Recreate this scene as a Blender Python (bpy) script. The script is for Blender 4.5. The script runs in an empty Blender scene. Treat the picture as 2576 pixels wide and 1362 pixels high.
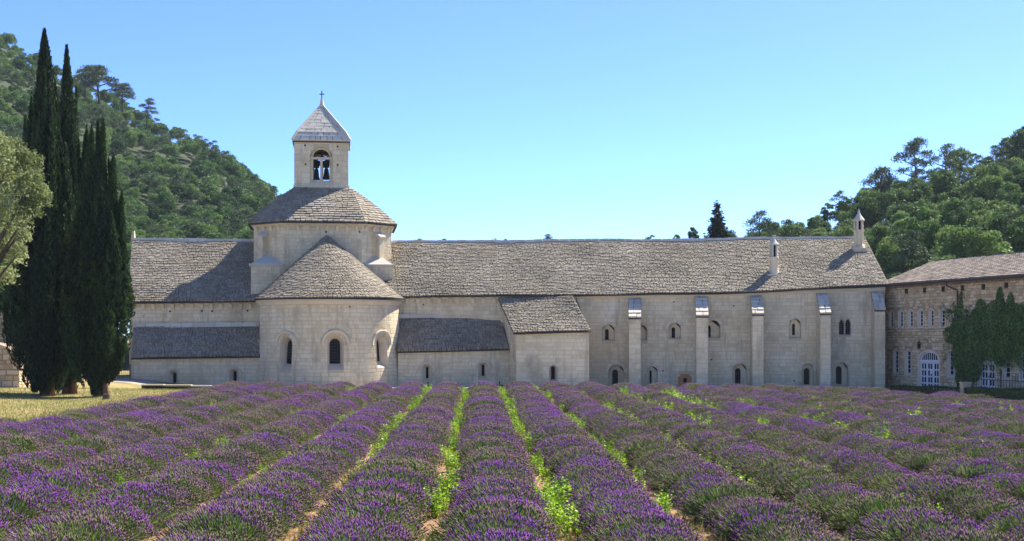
import bpy, math, random
import numpy as np
from mathutils import Vector, Matrix

random.seed(11)
rng = np.random.default_rng(11)
scene = bpy.context.scene
COL = scene.collection

# ---------------------------------------------------------------- camera, sky, sun, exposure
F, CX, HZ, CZ = 3400.0, 1288.0, 850.0, 2.98      # focal length, principal column, horizon row (2576 px wide picture), eye height
cam_d = bpy.data.cameras.new("camera")
cam_d.sensor_width = 36.0
cam_d.lens = 36.0 * F / 2576.0
cam_d.shift_y = (HZ - 681.0) / 2576.0
cam_d.clip_start = 0.5
cam_d.clip_end = 6000.0
cam = bpy.data.objects.new("camera", cam_d)
COL.objects.link(cam)
cam.location = (0, 0, CZ)
cam.rotation_euler = (math.radians(90), 0, 0)
scene.camera = cam

SUN = Vector((0.489, 0.456, 0.743)).normalized()
sun_el = math.asin(SUN.z)
sun_az = math.atan2(SUN.x, SUN.y)
world = bpy.data.worlds.new("World")
scene.world = world
world.use_nodes = True
wn = world.node_tree
bg = wn.nodes["Background"]
sky = wn.nodes.new("ShaderNodeTexSky")
sky.sky_type = 'NISHITA'
sky.sun_disc = False
sky.sun_elevation = sun_el
sky.sun_rotation = sun_az
sky.altitude = 200.0
sky.air_density = 0.42
sky.dust_density = 0.2
sky.ozone_density = 5.5
hs = wn.nodes.new("ShaderNodeHueSaturation")
hs.inputs["Hue"].default_value = 0.507
hs.inputs["Saturation"].default_value = 1.1
wn.links.new(sky.outputs[0], hs.inputs["Color"])
wn.links.new(hs.outputs[0], bg.inputs[0])
bg.inputs[1].default_value = 0.134
sl = bpy.data.lights.new("sun", 'SUN')
sl.energy = 4.5
sl.angle = math.radians(0.5)
sl.color = (1.0, 0.94, 0.84)
so = bpy.data.objects.new("sun", sl)
COL.objects.link(so)
so.rotation_euler = (-SUN).to_track_quat('-Z', 'Y').to_euler()
scene.view_settings.view_transform = 'Standard'
scene.view_settings.look = 'None'
scene.view_settings.gamma = 1.0
scene.view_settings.use_curve_mapping = False
scene.view_settings.exposure = 1.5
scene.cycles.max_bounces = 6
scene.cycles.diffuse_bounces = 3
scene.cycles.transmission_bounces = 4
scene.cycles.transparent_max_bounces = 4

# ---------------------------------------------------------------- helpers
def P(px, py, Y):
    """Point at depth Y seen at column px, row py of the photograph."""
    return Vector(((px - CX) / F * Y, Y, CZ + (HZ - py) / F * Y))
def PX(px, Y): return (px - CX) / F * Y
def PZ(py, Y): return CZ + (HZ - py) / F * Y
def smooth(x): x = min(1, max(0, x)); return x * x * (3 - 2 * x)

def tag(o, label=None, cat=None, group=None, kind=None):
    if label: o["label"] = label
    if cat: o["category"] = cat
    if group: o["group"] = group
    if kind: o["kind"] = kind
    return o

def empty(name, loc, label=None, cat=None, group=None):
    o = bpy.data.objects.new(name, None)
    o.empty_display_size = 0.3
    COL.objects.link(o)
    o.location = loc
    return tag(o, label, cat, group)

def world_of(o):
    m = Matrix.Translation(o.location) if o.type == 'EMPTY' else Matrix.Identity(4)
    return m

def link(name, me, parent=None, kind=None):
    """Link a mesh whose vertices are in world coordinates, keeping it in place under its parent."""
    o = bpy.data.objects.new(name, me)
    COL.objects.link(o)
    if parent is not None:
        o.parent = parent
        o.matrix_parent_inverse = world_of(parent).inverted()
    if kind: o["kind"] = kind
    return o

class MB:
    """Collects faces of one mesh."""
    def __init__(s): s.v, s.f, s.t, s.m = [], [], [], []
    def face(s, pts, tone=0.0, mi=0):
        n = len(s.v); s.v.extend(pts); s.f.append(tuple(range(n, n + len(pts)))); s.t.append(tone); s.m.append(mi)
    def add(s, verts, faces, tone=0.0, mi=0):
        n = len(s.v); s.v.extend(verts)
        for f in faces: s.f.append(tuple(i + n for i in f)); s.t.append(tone); s.m.append(mi)
    def box(s, c, hx, hy, hz, ax=None, ay=None, az=None, tone=0.0, mi=0, taper=1.0):
        ax = ax or Vector((1, 0, 0)); ay = ay or Vector((0, 1, 0)); az = az or Vector((0, 0, 1)); c = Vector(c)
        vs = []
        for k in (-1, 1):
            q = taper if k > 0 else 1.0
            for (i, j) in ((-1, -1), (1, -1), (1, 1), (-1, 1)):
                vs.append(c + ax * hx * i * q + ay * hy * j * q + az * hz * k)
        s.add(vs, [(3, 2, 1, 0), (4, 5, 6, 7), (0, 1, 5, 4), (1, 2, 6, 5), (2, 3, 7, 6), (3, 0, 4, 7)], tone, mi)
    def hexa(s, b, t, tone=0.0, mi=0):
        """b, t: four bottom and four top corners."""
        s.add(list(b) + list(t), [(3, 2, 1, 0), (4, 5, 6, 7), (0, 1, 5, 4), (1, 2, 6, 5), (2, 3, 7, 6), (3, 0, 4, 7)], tone, mi)
    def tube(s, pts, radii, n=6, tone=0.0, mi=0, cap=True):
        pts = [Vector(p) for p in pts]
        rings = []
        base = len(s.v)
        for i, p in enumerate(pts):
            d = (pts[min(i + 1, len(pts) - 1)] - pts[max(i - 1, 0)]).normalized()
            a = d.cross(Vector((0.13, 0.97, 0.2)) if abs(d.y) < 0.9 else Vector((1, 0, 0))).normalized(); b = d.cross(a)
            r = radii[i] if hasattr(radii, '__len__') else radii
            for k in range(n):
                w = 2 * math.pi * k / n
                s.v.append(p + a * r * math.cos(w) + b * r * math.sin(w))
        for i in range(len(pts) - 1):
            for k in range(n):
                a0 = base + i * n + k; a1 = base + i * n + (k + 1) % n
                s.f.append((a0, a1, a1 + n, a0 + n)); s.t.append(tone); s.m.append(mi)
        if cap:
            s.f.append(tuple(base + k for k in range(n))[::-1]); s.t.append(tone); s.m.append(mi)
            e = base + (len(pts) - 1) * n
            s.f.append(tuple(e + k for k in range(n))); s.t.append(tone); s.m.append(mi)
    def lathe(s, c, prof, n=16, tone=0.0, mi=0, a0=0.0, a1=2 * math.pi):
        """prof: (radius, z) pairs about a vertical axis at c."""
        c = Vector(c); base = len(s.v); full = abs(a1 - a0 - 2 * math.pi) < 1e-6
        m = n if full else n + 1
        for (r, z) in prof:
            for k in range(m):
                w = a0 + (a1 - a0) * k / n
                s.v.append(Vector((c.x + r * math.cos(w), c.y + r * math.sin(w), c.z + z)))
        for i in range(len(prof) - 1):
            for k in range(n):
                k2 = (k + 1) % m
                s.f.append((base + i * m + k, base + i * m + k2, base + (i + 1) * m + k2, base + (i + 1) * m + k)); s.t.append(tone); s.m.append(mi)
    def mesh(s, name, mats, smooth_shade=False):
        me = bpy.data.meshes.new(name)
        me.from_pydata([tuple(v) for v in s.v], [], s.f)
        for m in (mats if isinstance(mats, (list, tuple)) else [mats]): me.materials.append(m)
        if any(s.t):
            a = me.attributes.new("tone", 'FLOAT', 'FACE'); a.data.foreach_set("value", s.t)
        if any(s.m): me.polygons.foreach_set("material_index", s.m)
        if smooth_shade: me.polygons.foreach_set("use_smooth", [True] * len(s.f))
        me.update()
        return me
    def build(s, name, mats, parent=None, kind=None, smooth_shade=False):
        return link(name, s.mesh(name, mats, smooth_shade), parent, kind)

def np_mesh(name, sets, mats):
    """sets: list of (verts (n,3), faces (m,k) into them, material index, tones (m,) or 0)."""
    me = bpy.data.meshes.new(name)
    nv = sum(len(s[0]) for s in sets); nl = sum(s[1].size for s in sets); nf = sum(len(s[1]) for s in sets)
    me.vertices.add(nv); me.loops.add(nl); me.polygons.add(nf)
    me.vertices.foreach_set("co", np.concatenate([np.asarray(s[0], np.float32).reshape(-1) for s in sets]))
    off = 0; li = []; ls = []; mi = []; tn = []; lo = 0
    for V, Fc, m, t in sets:
        li.append((Fc + off).reshape(-1)); off += len(V)
        k = Fc.shape[1]
        ls.append(lo + np.arange(len(Fc)) * k); lo += Fc.size
        mi.append(np.full(len(Fc), m)); tn.append(np.broadcast_to(np.asarray(t, np.float32), (len(Fc),)))
    me.loops.foreach_set("vertex_index", np.concatenate(li).astype(np.int32))
    me.polygons.foreach_set("loop_start", np.concatenate(ls).astype(np.int32))
    me.polygons.foreach_set("material_index", np.concatenate(mi).astype(np.int32))
    for m in mats: me.materials.append(m)
    a = me.attributes.new("tone", 'FLOAT', 'FACE'); a.data.foreach_set("value", np.concatenate(tn).astype(np.float32))
    me.update(calc_edges=True); me.validate()
    return me

def unit(a): return a / np.maximum(np.linalg.norm(a, axis=1, keepdims=True), 1e-9)
def rand_dirs(n, r=rng): return unit(r.normal(size=(n, 3)))

def leaf_quads(c, d, l, w, r=rng, fold=0.0):
    """Diamond-shaped leaves at c along d."""
    n = len(c); s = unit(np.cross(d, rand_dirs(n, r)))
    l = np.asarray(l).reshape(-1, 1) * 0.5; w = np.asarray(w).reshape(-1, 1) * 0.5
    V = np.stack([c - d * l, c + s * w, c + d * l, c - s * w], 1).reshape(-1, 3)
    return V, np.arange(n * 4).reshape(n, 4)

# ---------------------------------------------------------------- materials
def make_mat(name, stops, rough=0.85, tone=0.0, noises=(), objr=0.0, bump=None, trans=0.0, spec=0.3, metal=0.0, stain=None):
    m = bpy.data.materials.new(name); m.use_nodes = True
    nt = m.node_tree; nd = nt.nodes; lk = nt.links
    bs = nd["Principled BSDF"]; out = nd["Material Output"]
    bs.inputs["Roughness"].default_value = rough
    bs.inputs["Specular IOR Level"].default_value = spec
    bs.inputs["Metallic"].default_value = metal
    geo = nd.new("ShaderNodeNewGeometry")
    val = None
    def addv(sock, mul, off):
        nonlocal val
        a = nd.new("ShaderNodeMath"); a.operation = 'MULTIPLY_ADD'
        lk.new(sock, a.inputs[0]); a.inputs[1].default_value = mul
        if val is None: a.inputs[2].default_value = 0.5 + off
        else:
            b = nd.new("ShaderNodeMath"); b.operation = 'ADD'; lk.new(val, b.inputs[0]); b.inputs[1].default_value = off
            lk.new(b.outputs[0], a.inputs[2])
        val = a.outputs[0]
    if tone:
        at = nd.new("ShaderNodeAttribute"); at.attribute_name = "tone"; addv(at.outputs["Fac"], tone, 0)
    for nz in noises:
        n = nd.new("ShaderNodeTexNoise"); n.inputs["Scale"].default_value = nz[0]; n.inputs["Detail"].default_value = nz[2] if len(nz) > 2 else 3
        lk.new(geo.outputs["Position"], n.inputs["Vector"]); addv(n.outputs["Fac"], nz[1], -0.5 * nz[1])
    if objr:
        oi = nd.new("ShaderNodeObjectInfo"); addv(oi.outputs["Random"], objr, -0.5 * objr)
    if val is not None and len(stops) > 1:
        cr = nd.new("ShaderNodeValToRGB")
        el = cr.color_ramp.elements
        while len(el) < len(stops): el.new(0.5)
        for e, (p, c) in zip(el, stops): e.position = p; e.color = (*c, 1)
        lk.new(val, cr.inputs[0]); col = cr.outputs[0]
    else:
        rgb = nd.new("ShaderNodeRGB"); rgb.outputs[0].default_value = (*stops[0][1], 1); col = rgb.outputs[0]
    for st in (stain or ()):       # (scale, threshold low, high, colour, stretch z)
        n = nd.new("ShaderNodeTexNoise"); n.inputs["Scale"].default_value = st[0]; n.inputs["Detail"].default_value = 6; n.inputs["Roughness"].default_value = 0.65
        mp = nd.new("ShaderNodeMapping"); mp.inputs["Scale"].default_value = (1, 1, st[4] if len(st) > 4 else 1)
        mp.inputs["Location"].default_value = (st[0] * 7.3, 3.1, st[1] * 40)
        lk.new(geo.outputs["Position"], mp.inputs[0]); lk.new(mp.outputs[0], n.inputs["Vector"])
        mr = nd.new("ShaderNodeMapRange"); mr.inputs[1].default_value = st[1]; mr.inputs[2].default_value = st[2]; mr.inputs[4].default_value = st[5] if len(st) > 5 else 0.8
        lk.new(n.outputs["Fac"], mr.inputs[0])
        mx = nd.new("ShaderNodeMix"); mx.data_type = 'RGBA'
        lk.new(mr.outputs[0], mx.inputs[0]); lk.new(col, mx.inputs[6]); mx.inputs[7].default_value = (*st[3], 1); col = mx.outputs[2]
    lk.new(col, bs.inputs["Base Color"])
    if bump:
        n = nd.new("ShaderNodeTexNoise"); n.inputs["Scale"].default_value = bump[0]; n.inputs["Detail"].default_value = 5
        lk.new(geo.outputs["Position"], n.inputs["Vector"])
        b = nd.new("ShaderNodeBump"); b.inputs["Strength"].default_value = bump[1]; b.inputs["Distance"].default_value = bump[2]
        lk.new(n.outputs["Fac"], b.inputs["Height"]); lk.new(b.outputs[0], bs.inputs["Normal"])
    if trans:
        tr = nd.new("ShaderNodeBsdfTranslucent"); lk.new(col, tr.inputs[0])
        ms = nd.new("ShaderNodeMixShader"); ms.inputs[0].default_value = trans
        lk.new(bs.outputs[0], ms.inputs[1]); lk.new(tr.outputs[0], ms.inputs[2]); lk.new(ms.outputs[0], out.inputs[0])
    return m

M = {}
M['stone'] = make_mat("limestone", [(0.0, (0.43, 0.34, 0.20)), (0.5, (0.70, 0.585, 0.385)), (1.0, (0.79, 0.70, 0.52))], 0.9, tone=0.15,
                      noises=[(0.35, 0.8, 4), (3.0, 0.35, 4), (22, 0.25, 3)], bump=(14, 0.35, 0.03),
                      stain=[(0.5, 0.56, 0.75, (0.27, 0.225, 0.165), 0.6, 0.75), (1.3, 0.55, 0.75, (0.45, 0.34, 0.20), 1.0, 0.6), (0.9, 0.6, 0.7, (0.80, 0.74, 0.62), 0.5, 0.5), (2.4, 0.53, 0.70, (0.31, 0.255, 0.18), 0.12, 0.7), (0.28, 0.5, 0.66, (0.56, 0.43, 0.25), 0.8, 0.5)])
M['mortar'] = make_mat("lime_mortar", [(0.0, (0.42, 0.33, 0.205)), (1.0, (0.62, 0.51, 0.345))], 0.95, noises=[(2, 0.8, 4)], bump=(30, 0.3, 0.02))
M['lauze'] = make_mat("roof_stone", [(0.0, (0.125, 0.105, 0.075)), (0.4, (0.245, 0.21, 0.155)), (0.75, (0.37, 0.322, 0.245)), (1.0, (0.50, 0.445, 0.35))], 0.9, tone=0.16,
                      noises=[(0.28, 0.7, 5), (4, 0.25, 4), (30, 0.25, 3)], bump=(18, 0.4, 0.03), stain=[(2.6, 0.62, 0.72, (0.10, 0.09, 0.075), 1, 0.6), (7, 0.66, 0.75, (0.50, 0.48, 0.42), 1, 0.6)])
M['underlay'] = make_mat("roof_bed", [(0.0, (0.06, 0.055, 0.05))], 1.0)
M['capstone'] = make_mat("weathered_capstone", [(0.0, (0.42, 0.37, 0.29)), (1.0, (0.70, 0.64, 0.53))], 0.9, tone=0.22, noises=[(1.5, 0.7, 4), (14, 0.4, 3)], bump=(16, 0.4, 0.03))
M['rubble'] = make_mat("rubble_stone", [(0.0, (0.34, 0.235, 0.125)), (0.5, (0.54, 0.40, 0.235)), (1.0, (0.70, 0.57, 0.39))], 0.92, tone=0.34, noises=[(0.4, 0.5, 3), (6, 0.4, 4)], bump=(12, 0.5, 0.04))
M['rubble_bed'] = make_mat("rubble_mortar", [(0.0, (0.24, 0.17, 0.11)), (1.0, (0.42, 0.32, 0.21))], 0.95, noises=[(3, 0.9, 4)], bump=(25, 0.5, 0.03))
M['plaster'] = make_mat("pale_dressed_stone", [(0.0, (0.50, 0.41, 0.29)), (1.0, (0.72, 0.62, 0.47))], 0.9, noises=[(1.5, 0.8, 4)], tone=0.3, bump=(14, 0.2, 0.02))
M['canal'] = make_mat("clay_roof_tile", [(0.0, (0.10, 0.08, 0.062)), (0.5, (0.205, 0.165, 0.13)), (1.0, (0.36, 0.30, 0.24))], 0.9, tone=0.5, noises=[(0.6, 0.5, 3), (9, 0.4, 3)], stain=[(1.2, 0.55, 0.7, (0.16, 0.14, 0.12), 1, 0.6)])
M['glass'] = make_mat("dark_glass", [(0.0, (0.006, 0.006, 0.008))], 0.5, spec=0.06)
M['iron'] = make_mat("dark_iron", [(0.0, (0.018, 0.016, 0.016))], 0.6, spec=0.3)
M['lead'] = make_mat("window_lead", [(0.0, (0.05, 0.05, 0.055))], 0.6)
M['pipe'] = make_mat("dark_brown_pipe", [(0.0, (0.035, 0.022, 0.024))], 0.5, spec=0.4)
M['bronze'] = make_mat("bell_bronze", [(0.0, (0.03, 0.028, 0.022))], 0.5, metal=0.6)
M['oldwood'] = make_mat("old_dark_wood", [(0.0, (0.025, 0.02, 0.016)), (1, (0.05, 0.04, 0.03))], 0.8, noises=[(10, 1, 3)])
M['brownwood'] = make_mat("brown_door_wood", [(0.0, (0.42, 0.17, 0.06)), (1, (0.60, 0.28, 0.12))], 0.6, tone=0.4, noises=[(6, 0.8, 3)])
M['white'] = make_mat("white_paint", [(0.0, (0.66, 0.63, 0.66)), (1, (0.78, 0.76, 0.78))], 0.5, noises=[(2, 1, 3)])
M['paper'] = make_mat("notice_paper", [(0.0, (0.75, 0.75, 0.75))], 0.8)
M['soil'] = make_mat("field_soil", [(0.0, (0.11, 0.06, 0.028)), (0.5, (0.27, 0.155, 0.075)), (1.0, (0.42, 0.27, 0.14))], 0.95, noises=[(0.8, 0.5, 4), (9, 0.7, 5), (60, 0.5, 3)], bump=(25, 0.8, 0.05))
M['chip'] = make_mat("pale_stone_chip", [(0.0, (0.30, 0.19, 0.11)), (1.0, (0.62, 0.48, 0.34))], 0.95, tone=0.6)
M['lawn'] = make_mat("dry_lawn", [(0.0, (0.085, 0.115, 0.025)), (0.4, (0.20, 0.175, 0.055)), (0.7, (0.33, 0.245, 0.10)), (1.0, (0.43, 0.31, 0.17))], 0.95, noises=[(0.22, 1.0, 5), (2.5, 0.7, 4), (18, 0.5, 4)], bump=(20, 0.7, 0.05))
M['gravel'] = make_mat("pale_gravel", [(0.0, (0.22, 0.19, 0.15)), (1.0, (0.42, 0.37, 0.30))], 0.95, noises=[(1.0, 0.5, 4), (30, 0.8, 3)], bump=(40, 0.5, 0.02))
M['blade'] = make_mat("grass_blade", [(0.0, (0.09, 0.16, 0.02)), (0.5, (0.24, 0.235, 0.06)), (1.0, (0.42, 0.33, 0.15))], 0.8, tone=0.5, noises=[(0.3, 0.9, 3)], trans=0.35)
M['hill'] = make_mat("scrub_ground", [(0.0, (0.02, 0.03, 0.012)), (0.7, (0.05, 0.065, 0.028)), (1.0, (0.18, 0.15, 0.09))], 0.95, noises=[(0.05, 0.9, 5), (0.6, 0.5, 4)])
M['rock'] = make_mat("cliff_rock", [(0.0, (0.22, 0.19, 0.16)), (1.0, (0.46, 0.41, 0.36))], 0.95, noises=[(0.5, 1.0, 5)], bump=(1.2, 0.8, 0.4))
M['bark'] = make_mat("tree_bark", [(0.0, (0.06, 0.045, 0.032)), (1.0, (0.15, 0.115, 0.085))], 0.95, noises=[(6, 1.0, 4)], bump=(12, 0.7, 0.05))
M['redbark'] = make_mat("cypress_bark", [(0.0, (0.10, 0.045, 0.025)), (1.0, (0.22, 0.12, 0.075))], 0.95, noises=[(6, 1.0, 4)], bump=(12, 0.7, 0.05))
def leafmat(name, a, b, c, tr=0.35, objr=0.35, tone=0.4, rough=0.6, big=(0.06, 0.3)):
    return make_mat(name, [(0.0, a), (0.5, b), (1.0, c)], rough, tone=tone, objr=objr, noises=[(big[0], big[1], 3)], trans=tr, spec=0.25)
M['cypress'] = leafmat("cypress_foliage", (0.008, 0.017, 0.006), (0.021, 0.044, 0.013), (0.075, 0.13, 0.032), 0.25, 0.15)
M['oakfront'] = leafmat("grey_green_leaf", (0.09, 0.12, 0.035), (0.21, 0.25, 0.09), (0.38, 0.42, 0.19), 0.35, 0.1)
M['scrub'] = leafmat("hill_foliage", (0.03, 0.072, 0.018), (0.08, 0.16, 0.036), (0.17, 0.26, 0.065), 0.3, 0.9, 0.35, big=(0.02, 0.35))
M['oak'] = leafmat("wood_foliage", (0.03, 0.065, 0.018), (0.095, 0.165, 0.04), (0.20, 0.28, 0.07), 0.35, 0.8, 0.4, big=(0.03, 0.3))
M['pine'] = leafmat("pine_needle", (0.035, 0.06, 0.026), (0.07, 0.11, 0.045), (0.12, 0.165, 0.065), 0.25, 0.3, 0.4)
M['fir'] = leafmat("fir_needle", (0.006, 0.014, 0.010), (0.013, 0.026, 0.017), (0.028, 0.048, 0.027), 0.15, 0.1)
M['ivy'] = leafmat("creeper_leaf", (0.035, 0.075, 0.022), (0.10, 0.18, 0.05), (0.22, 0.32, 0.09), 0.35, 0.0, 0.55, big=(1.1, 0.9))
M['hedge'] = leafmat("hedge_leaf", (0.02, 0.042, 0.015), (0.04, 0.085, 0.027), (0.08, 0.14, 0.045), 0.3, 0.0, 0.45)
M['weed'] = leafmat("weed_leaf", (0.1, 0.2, 0.012), (0.24, 0.42, 0.02), (0.44, 0.6, 0.06), 0.45, 0.6, 0.4, 0.45)
M['lavspike'] = make_mat("lavender_spike", [(0.0, (0.16, 0.21, 0.055)), (0.26, (0.24, 0.19, 0.12)), (0.46, (0.23, 0.13, 0.16)), (0.62, (0.20, 0.075, 0.22)), (0.8, (0.22, 0.055, 0.34)), (1.0, (0.32, 0.075, 0.52))], 0.85,
                         tone=0.32, objr=0.3, noises=[(0.3, 1.4, 3), (1.4, 0.7, 2)], trans=0.22, spec=0.1)
M['lavstem'] = make_mat("lavender_stem", [(0.0, (0.08, 0.15, 0.025)), (0.5, (0.18, 0.25, 0.07)), (1.0, (0.30, 0.34, 0.15))], 0.8, tone=0.4, objr=0.4, noises=[(0.5, 0.5, 3)], trans=0.2, spec=0.2)
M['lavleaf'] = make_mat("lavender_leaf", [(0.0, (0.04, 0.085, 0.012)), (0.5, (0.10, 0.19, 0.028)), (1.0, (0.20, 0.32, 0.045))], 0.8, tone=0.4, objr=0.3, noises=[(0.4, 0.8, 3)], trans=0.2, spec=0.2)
# ---------------------------------------------------------------- walls, windows and roofs
UP = Vector((0, 0, 1))
class Plane:
    def __init__(s, A, B):
        s.o = Vector((A[0], A[1], 0)); d = Vector((B[0] - A[0], B[1] - A[1], 0)); s.len = d.length; s.U = d.normalized(); s.N = s.U.cross(UP)
    def map(s, u, v, n=0.0): return s.o + s.U * u + UP * v + s.N * n
    def hit(s, px, py):
        r = Vector(((px - CX) / F, 1.0, (HZ - py) / F)); c = Vector((0, 0, CZ))
        t = (s.o - c).dot(s.N) / r.dot(s.N); p = c + r * t
        return (p - s.o).dot(s.U), p.z
    def normal(s, u): return s.N
class Cyl:
    def __init__(s, c, R, batter=0.0): s.c = c; s.R = R; s.b = batter
    def rad(s, v): return s.R + s.b * (1 - smooth((v + 0.6) / 3.5))
    def map(s, u, v, n=0.0):
        a = u / s.R; r = s.rad(v) + n
        return Vector((s.c[0] + r * math.sin(a), s.c[1] - r * math.cos(a), v))
    def hit(s, px, py):
        k = (px - CX) / F
        q = (k * s.c[1] - s.c[0]) / (s.R * math.sqrt(1 + k * k)); a = math.asin(max(-1, min(1, q))) - math.atan(k)
        y = s.c[1] - s.R * math.cos(a)
        return a * s.R, CZ + (HZ - py) / F * y
    def normal(s, u): a = u / s.R; return Vector((math.sin(a), -math.cos(a), 0))

def opening(fr, pl, pr, pt, ps, kind='round', rise=None):
    """An opening whose edges stand at columns pl, pr and rows pt (top), ps (sill) of the photograph."""
    u0, v0 = fr.hit(pl, ps); u1, _ = fr.hit(pr, ps); uc = (u0 + u1) / 2; _, vt = fr.hit((pl + pr) / 2, pt)
    return mk_opening(uc, (u1 - u0) / 2, v0, vt, kind, rise)
def mk_opening(uc, w, v0, vt, kind='round', rise=None):
    r = {'round': w, 'pointed': w * 1.7, 'flat': 0.0, 'seg': rise or w * 0.35}[kind]
    if rise is not None: r = rise
    return dict(uc=uc, w=w, v0=v0, vt=vt, vs=vt - r, r=r, kind=kind)
def arch(o, x):
    """Height above the springing at x in -1..1."""
    x = min(1.0, abs(x))
    if o['kind'] == 'flat': return 0.0
    if o['kind'] == 'pointed': return o['r'] * (1 - x ** 1.55) ** 0.8
    return o['r'] * math.sqrt(max(0.0, 1 - x * x)) if o['kind'] == 'round' else o['r'] * (1 - x * x)
def op_top(o, u): return o['vs'] + arch(o, (u - o['uc']) / o['w'])

def proj_area(pts):
    q = [((p.x / p.y) * F, ((p.z - CZ) / p.y) * F) for p in pts]
    return 0.5 * abs(sum(q[i][0] * q[(i + 1) % len(q)][1] - q[(i + 1) % len(q)][0] * q[i][1] for i in range(len(q)))) if all(p.y > 1 for p in pts) else 0.0

class Store:
    """Pieces of one building: the 300 that show largest become objects, the rest one mesh."""
    def __init__(s, root): s.root = root; s.kinds = {}
    def put(s, kind, parent, verts, faces, tone, mat, score): s.kinds.setdefault(kind, []).append((score, parent, verts, faces, tone, mat))
    def finish(s, limit=300):
        for kind, L in s.kinds.items():
            L.sort(key=lambda e: -e[0])
            for (sc, par, v, f, t, m) in L[:limit]:
                b = MB(); b.add(v, f, t); b.build(kind, m, par)
            rest = L[limit:]
            if rest:
                mats = []; b = MB()
                for (sc, par, v, f, t, m) in rest:
                    if m not in mats: mats.append(m)
                    b.add(v, f, t, mats.index(m))
                b.build(kind, mats, s.root, kind='stuff')

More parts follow.
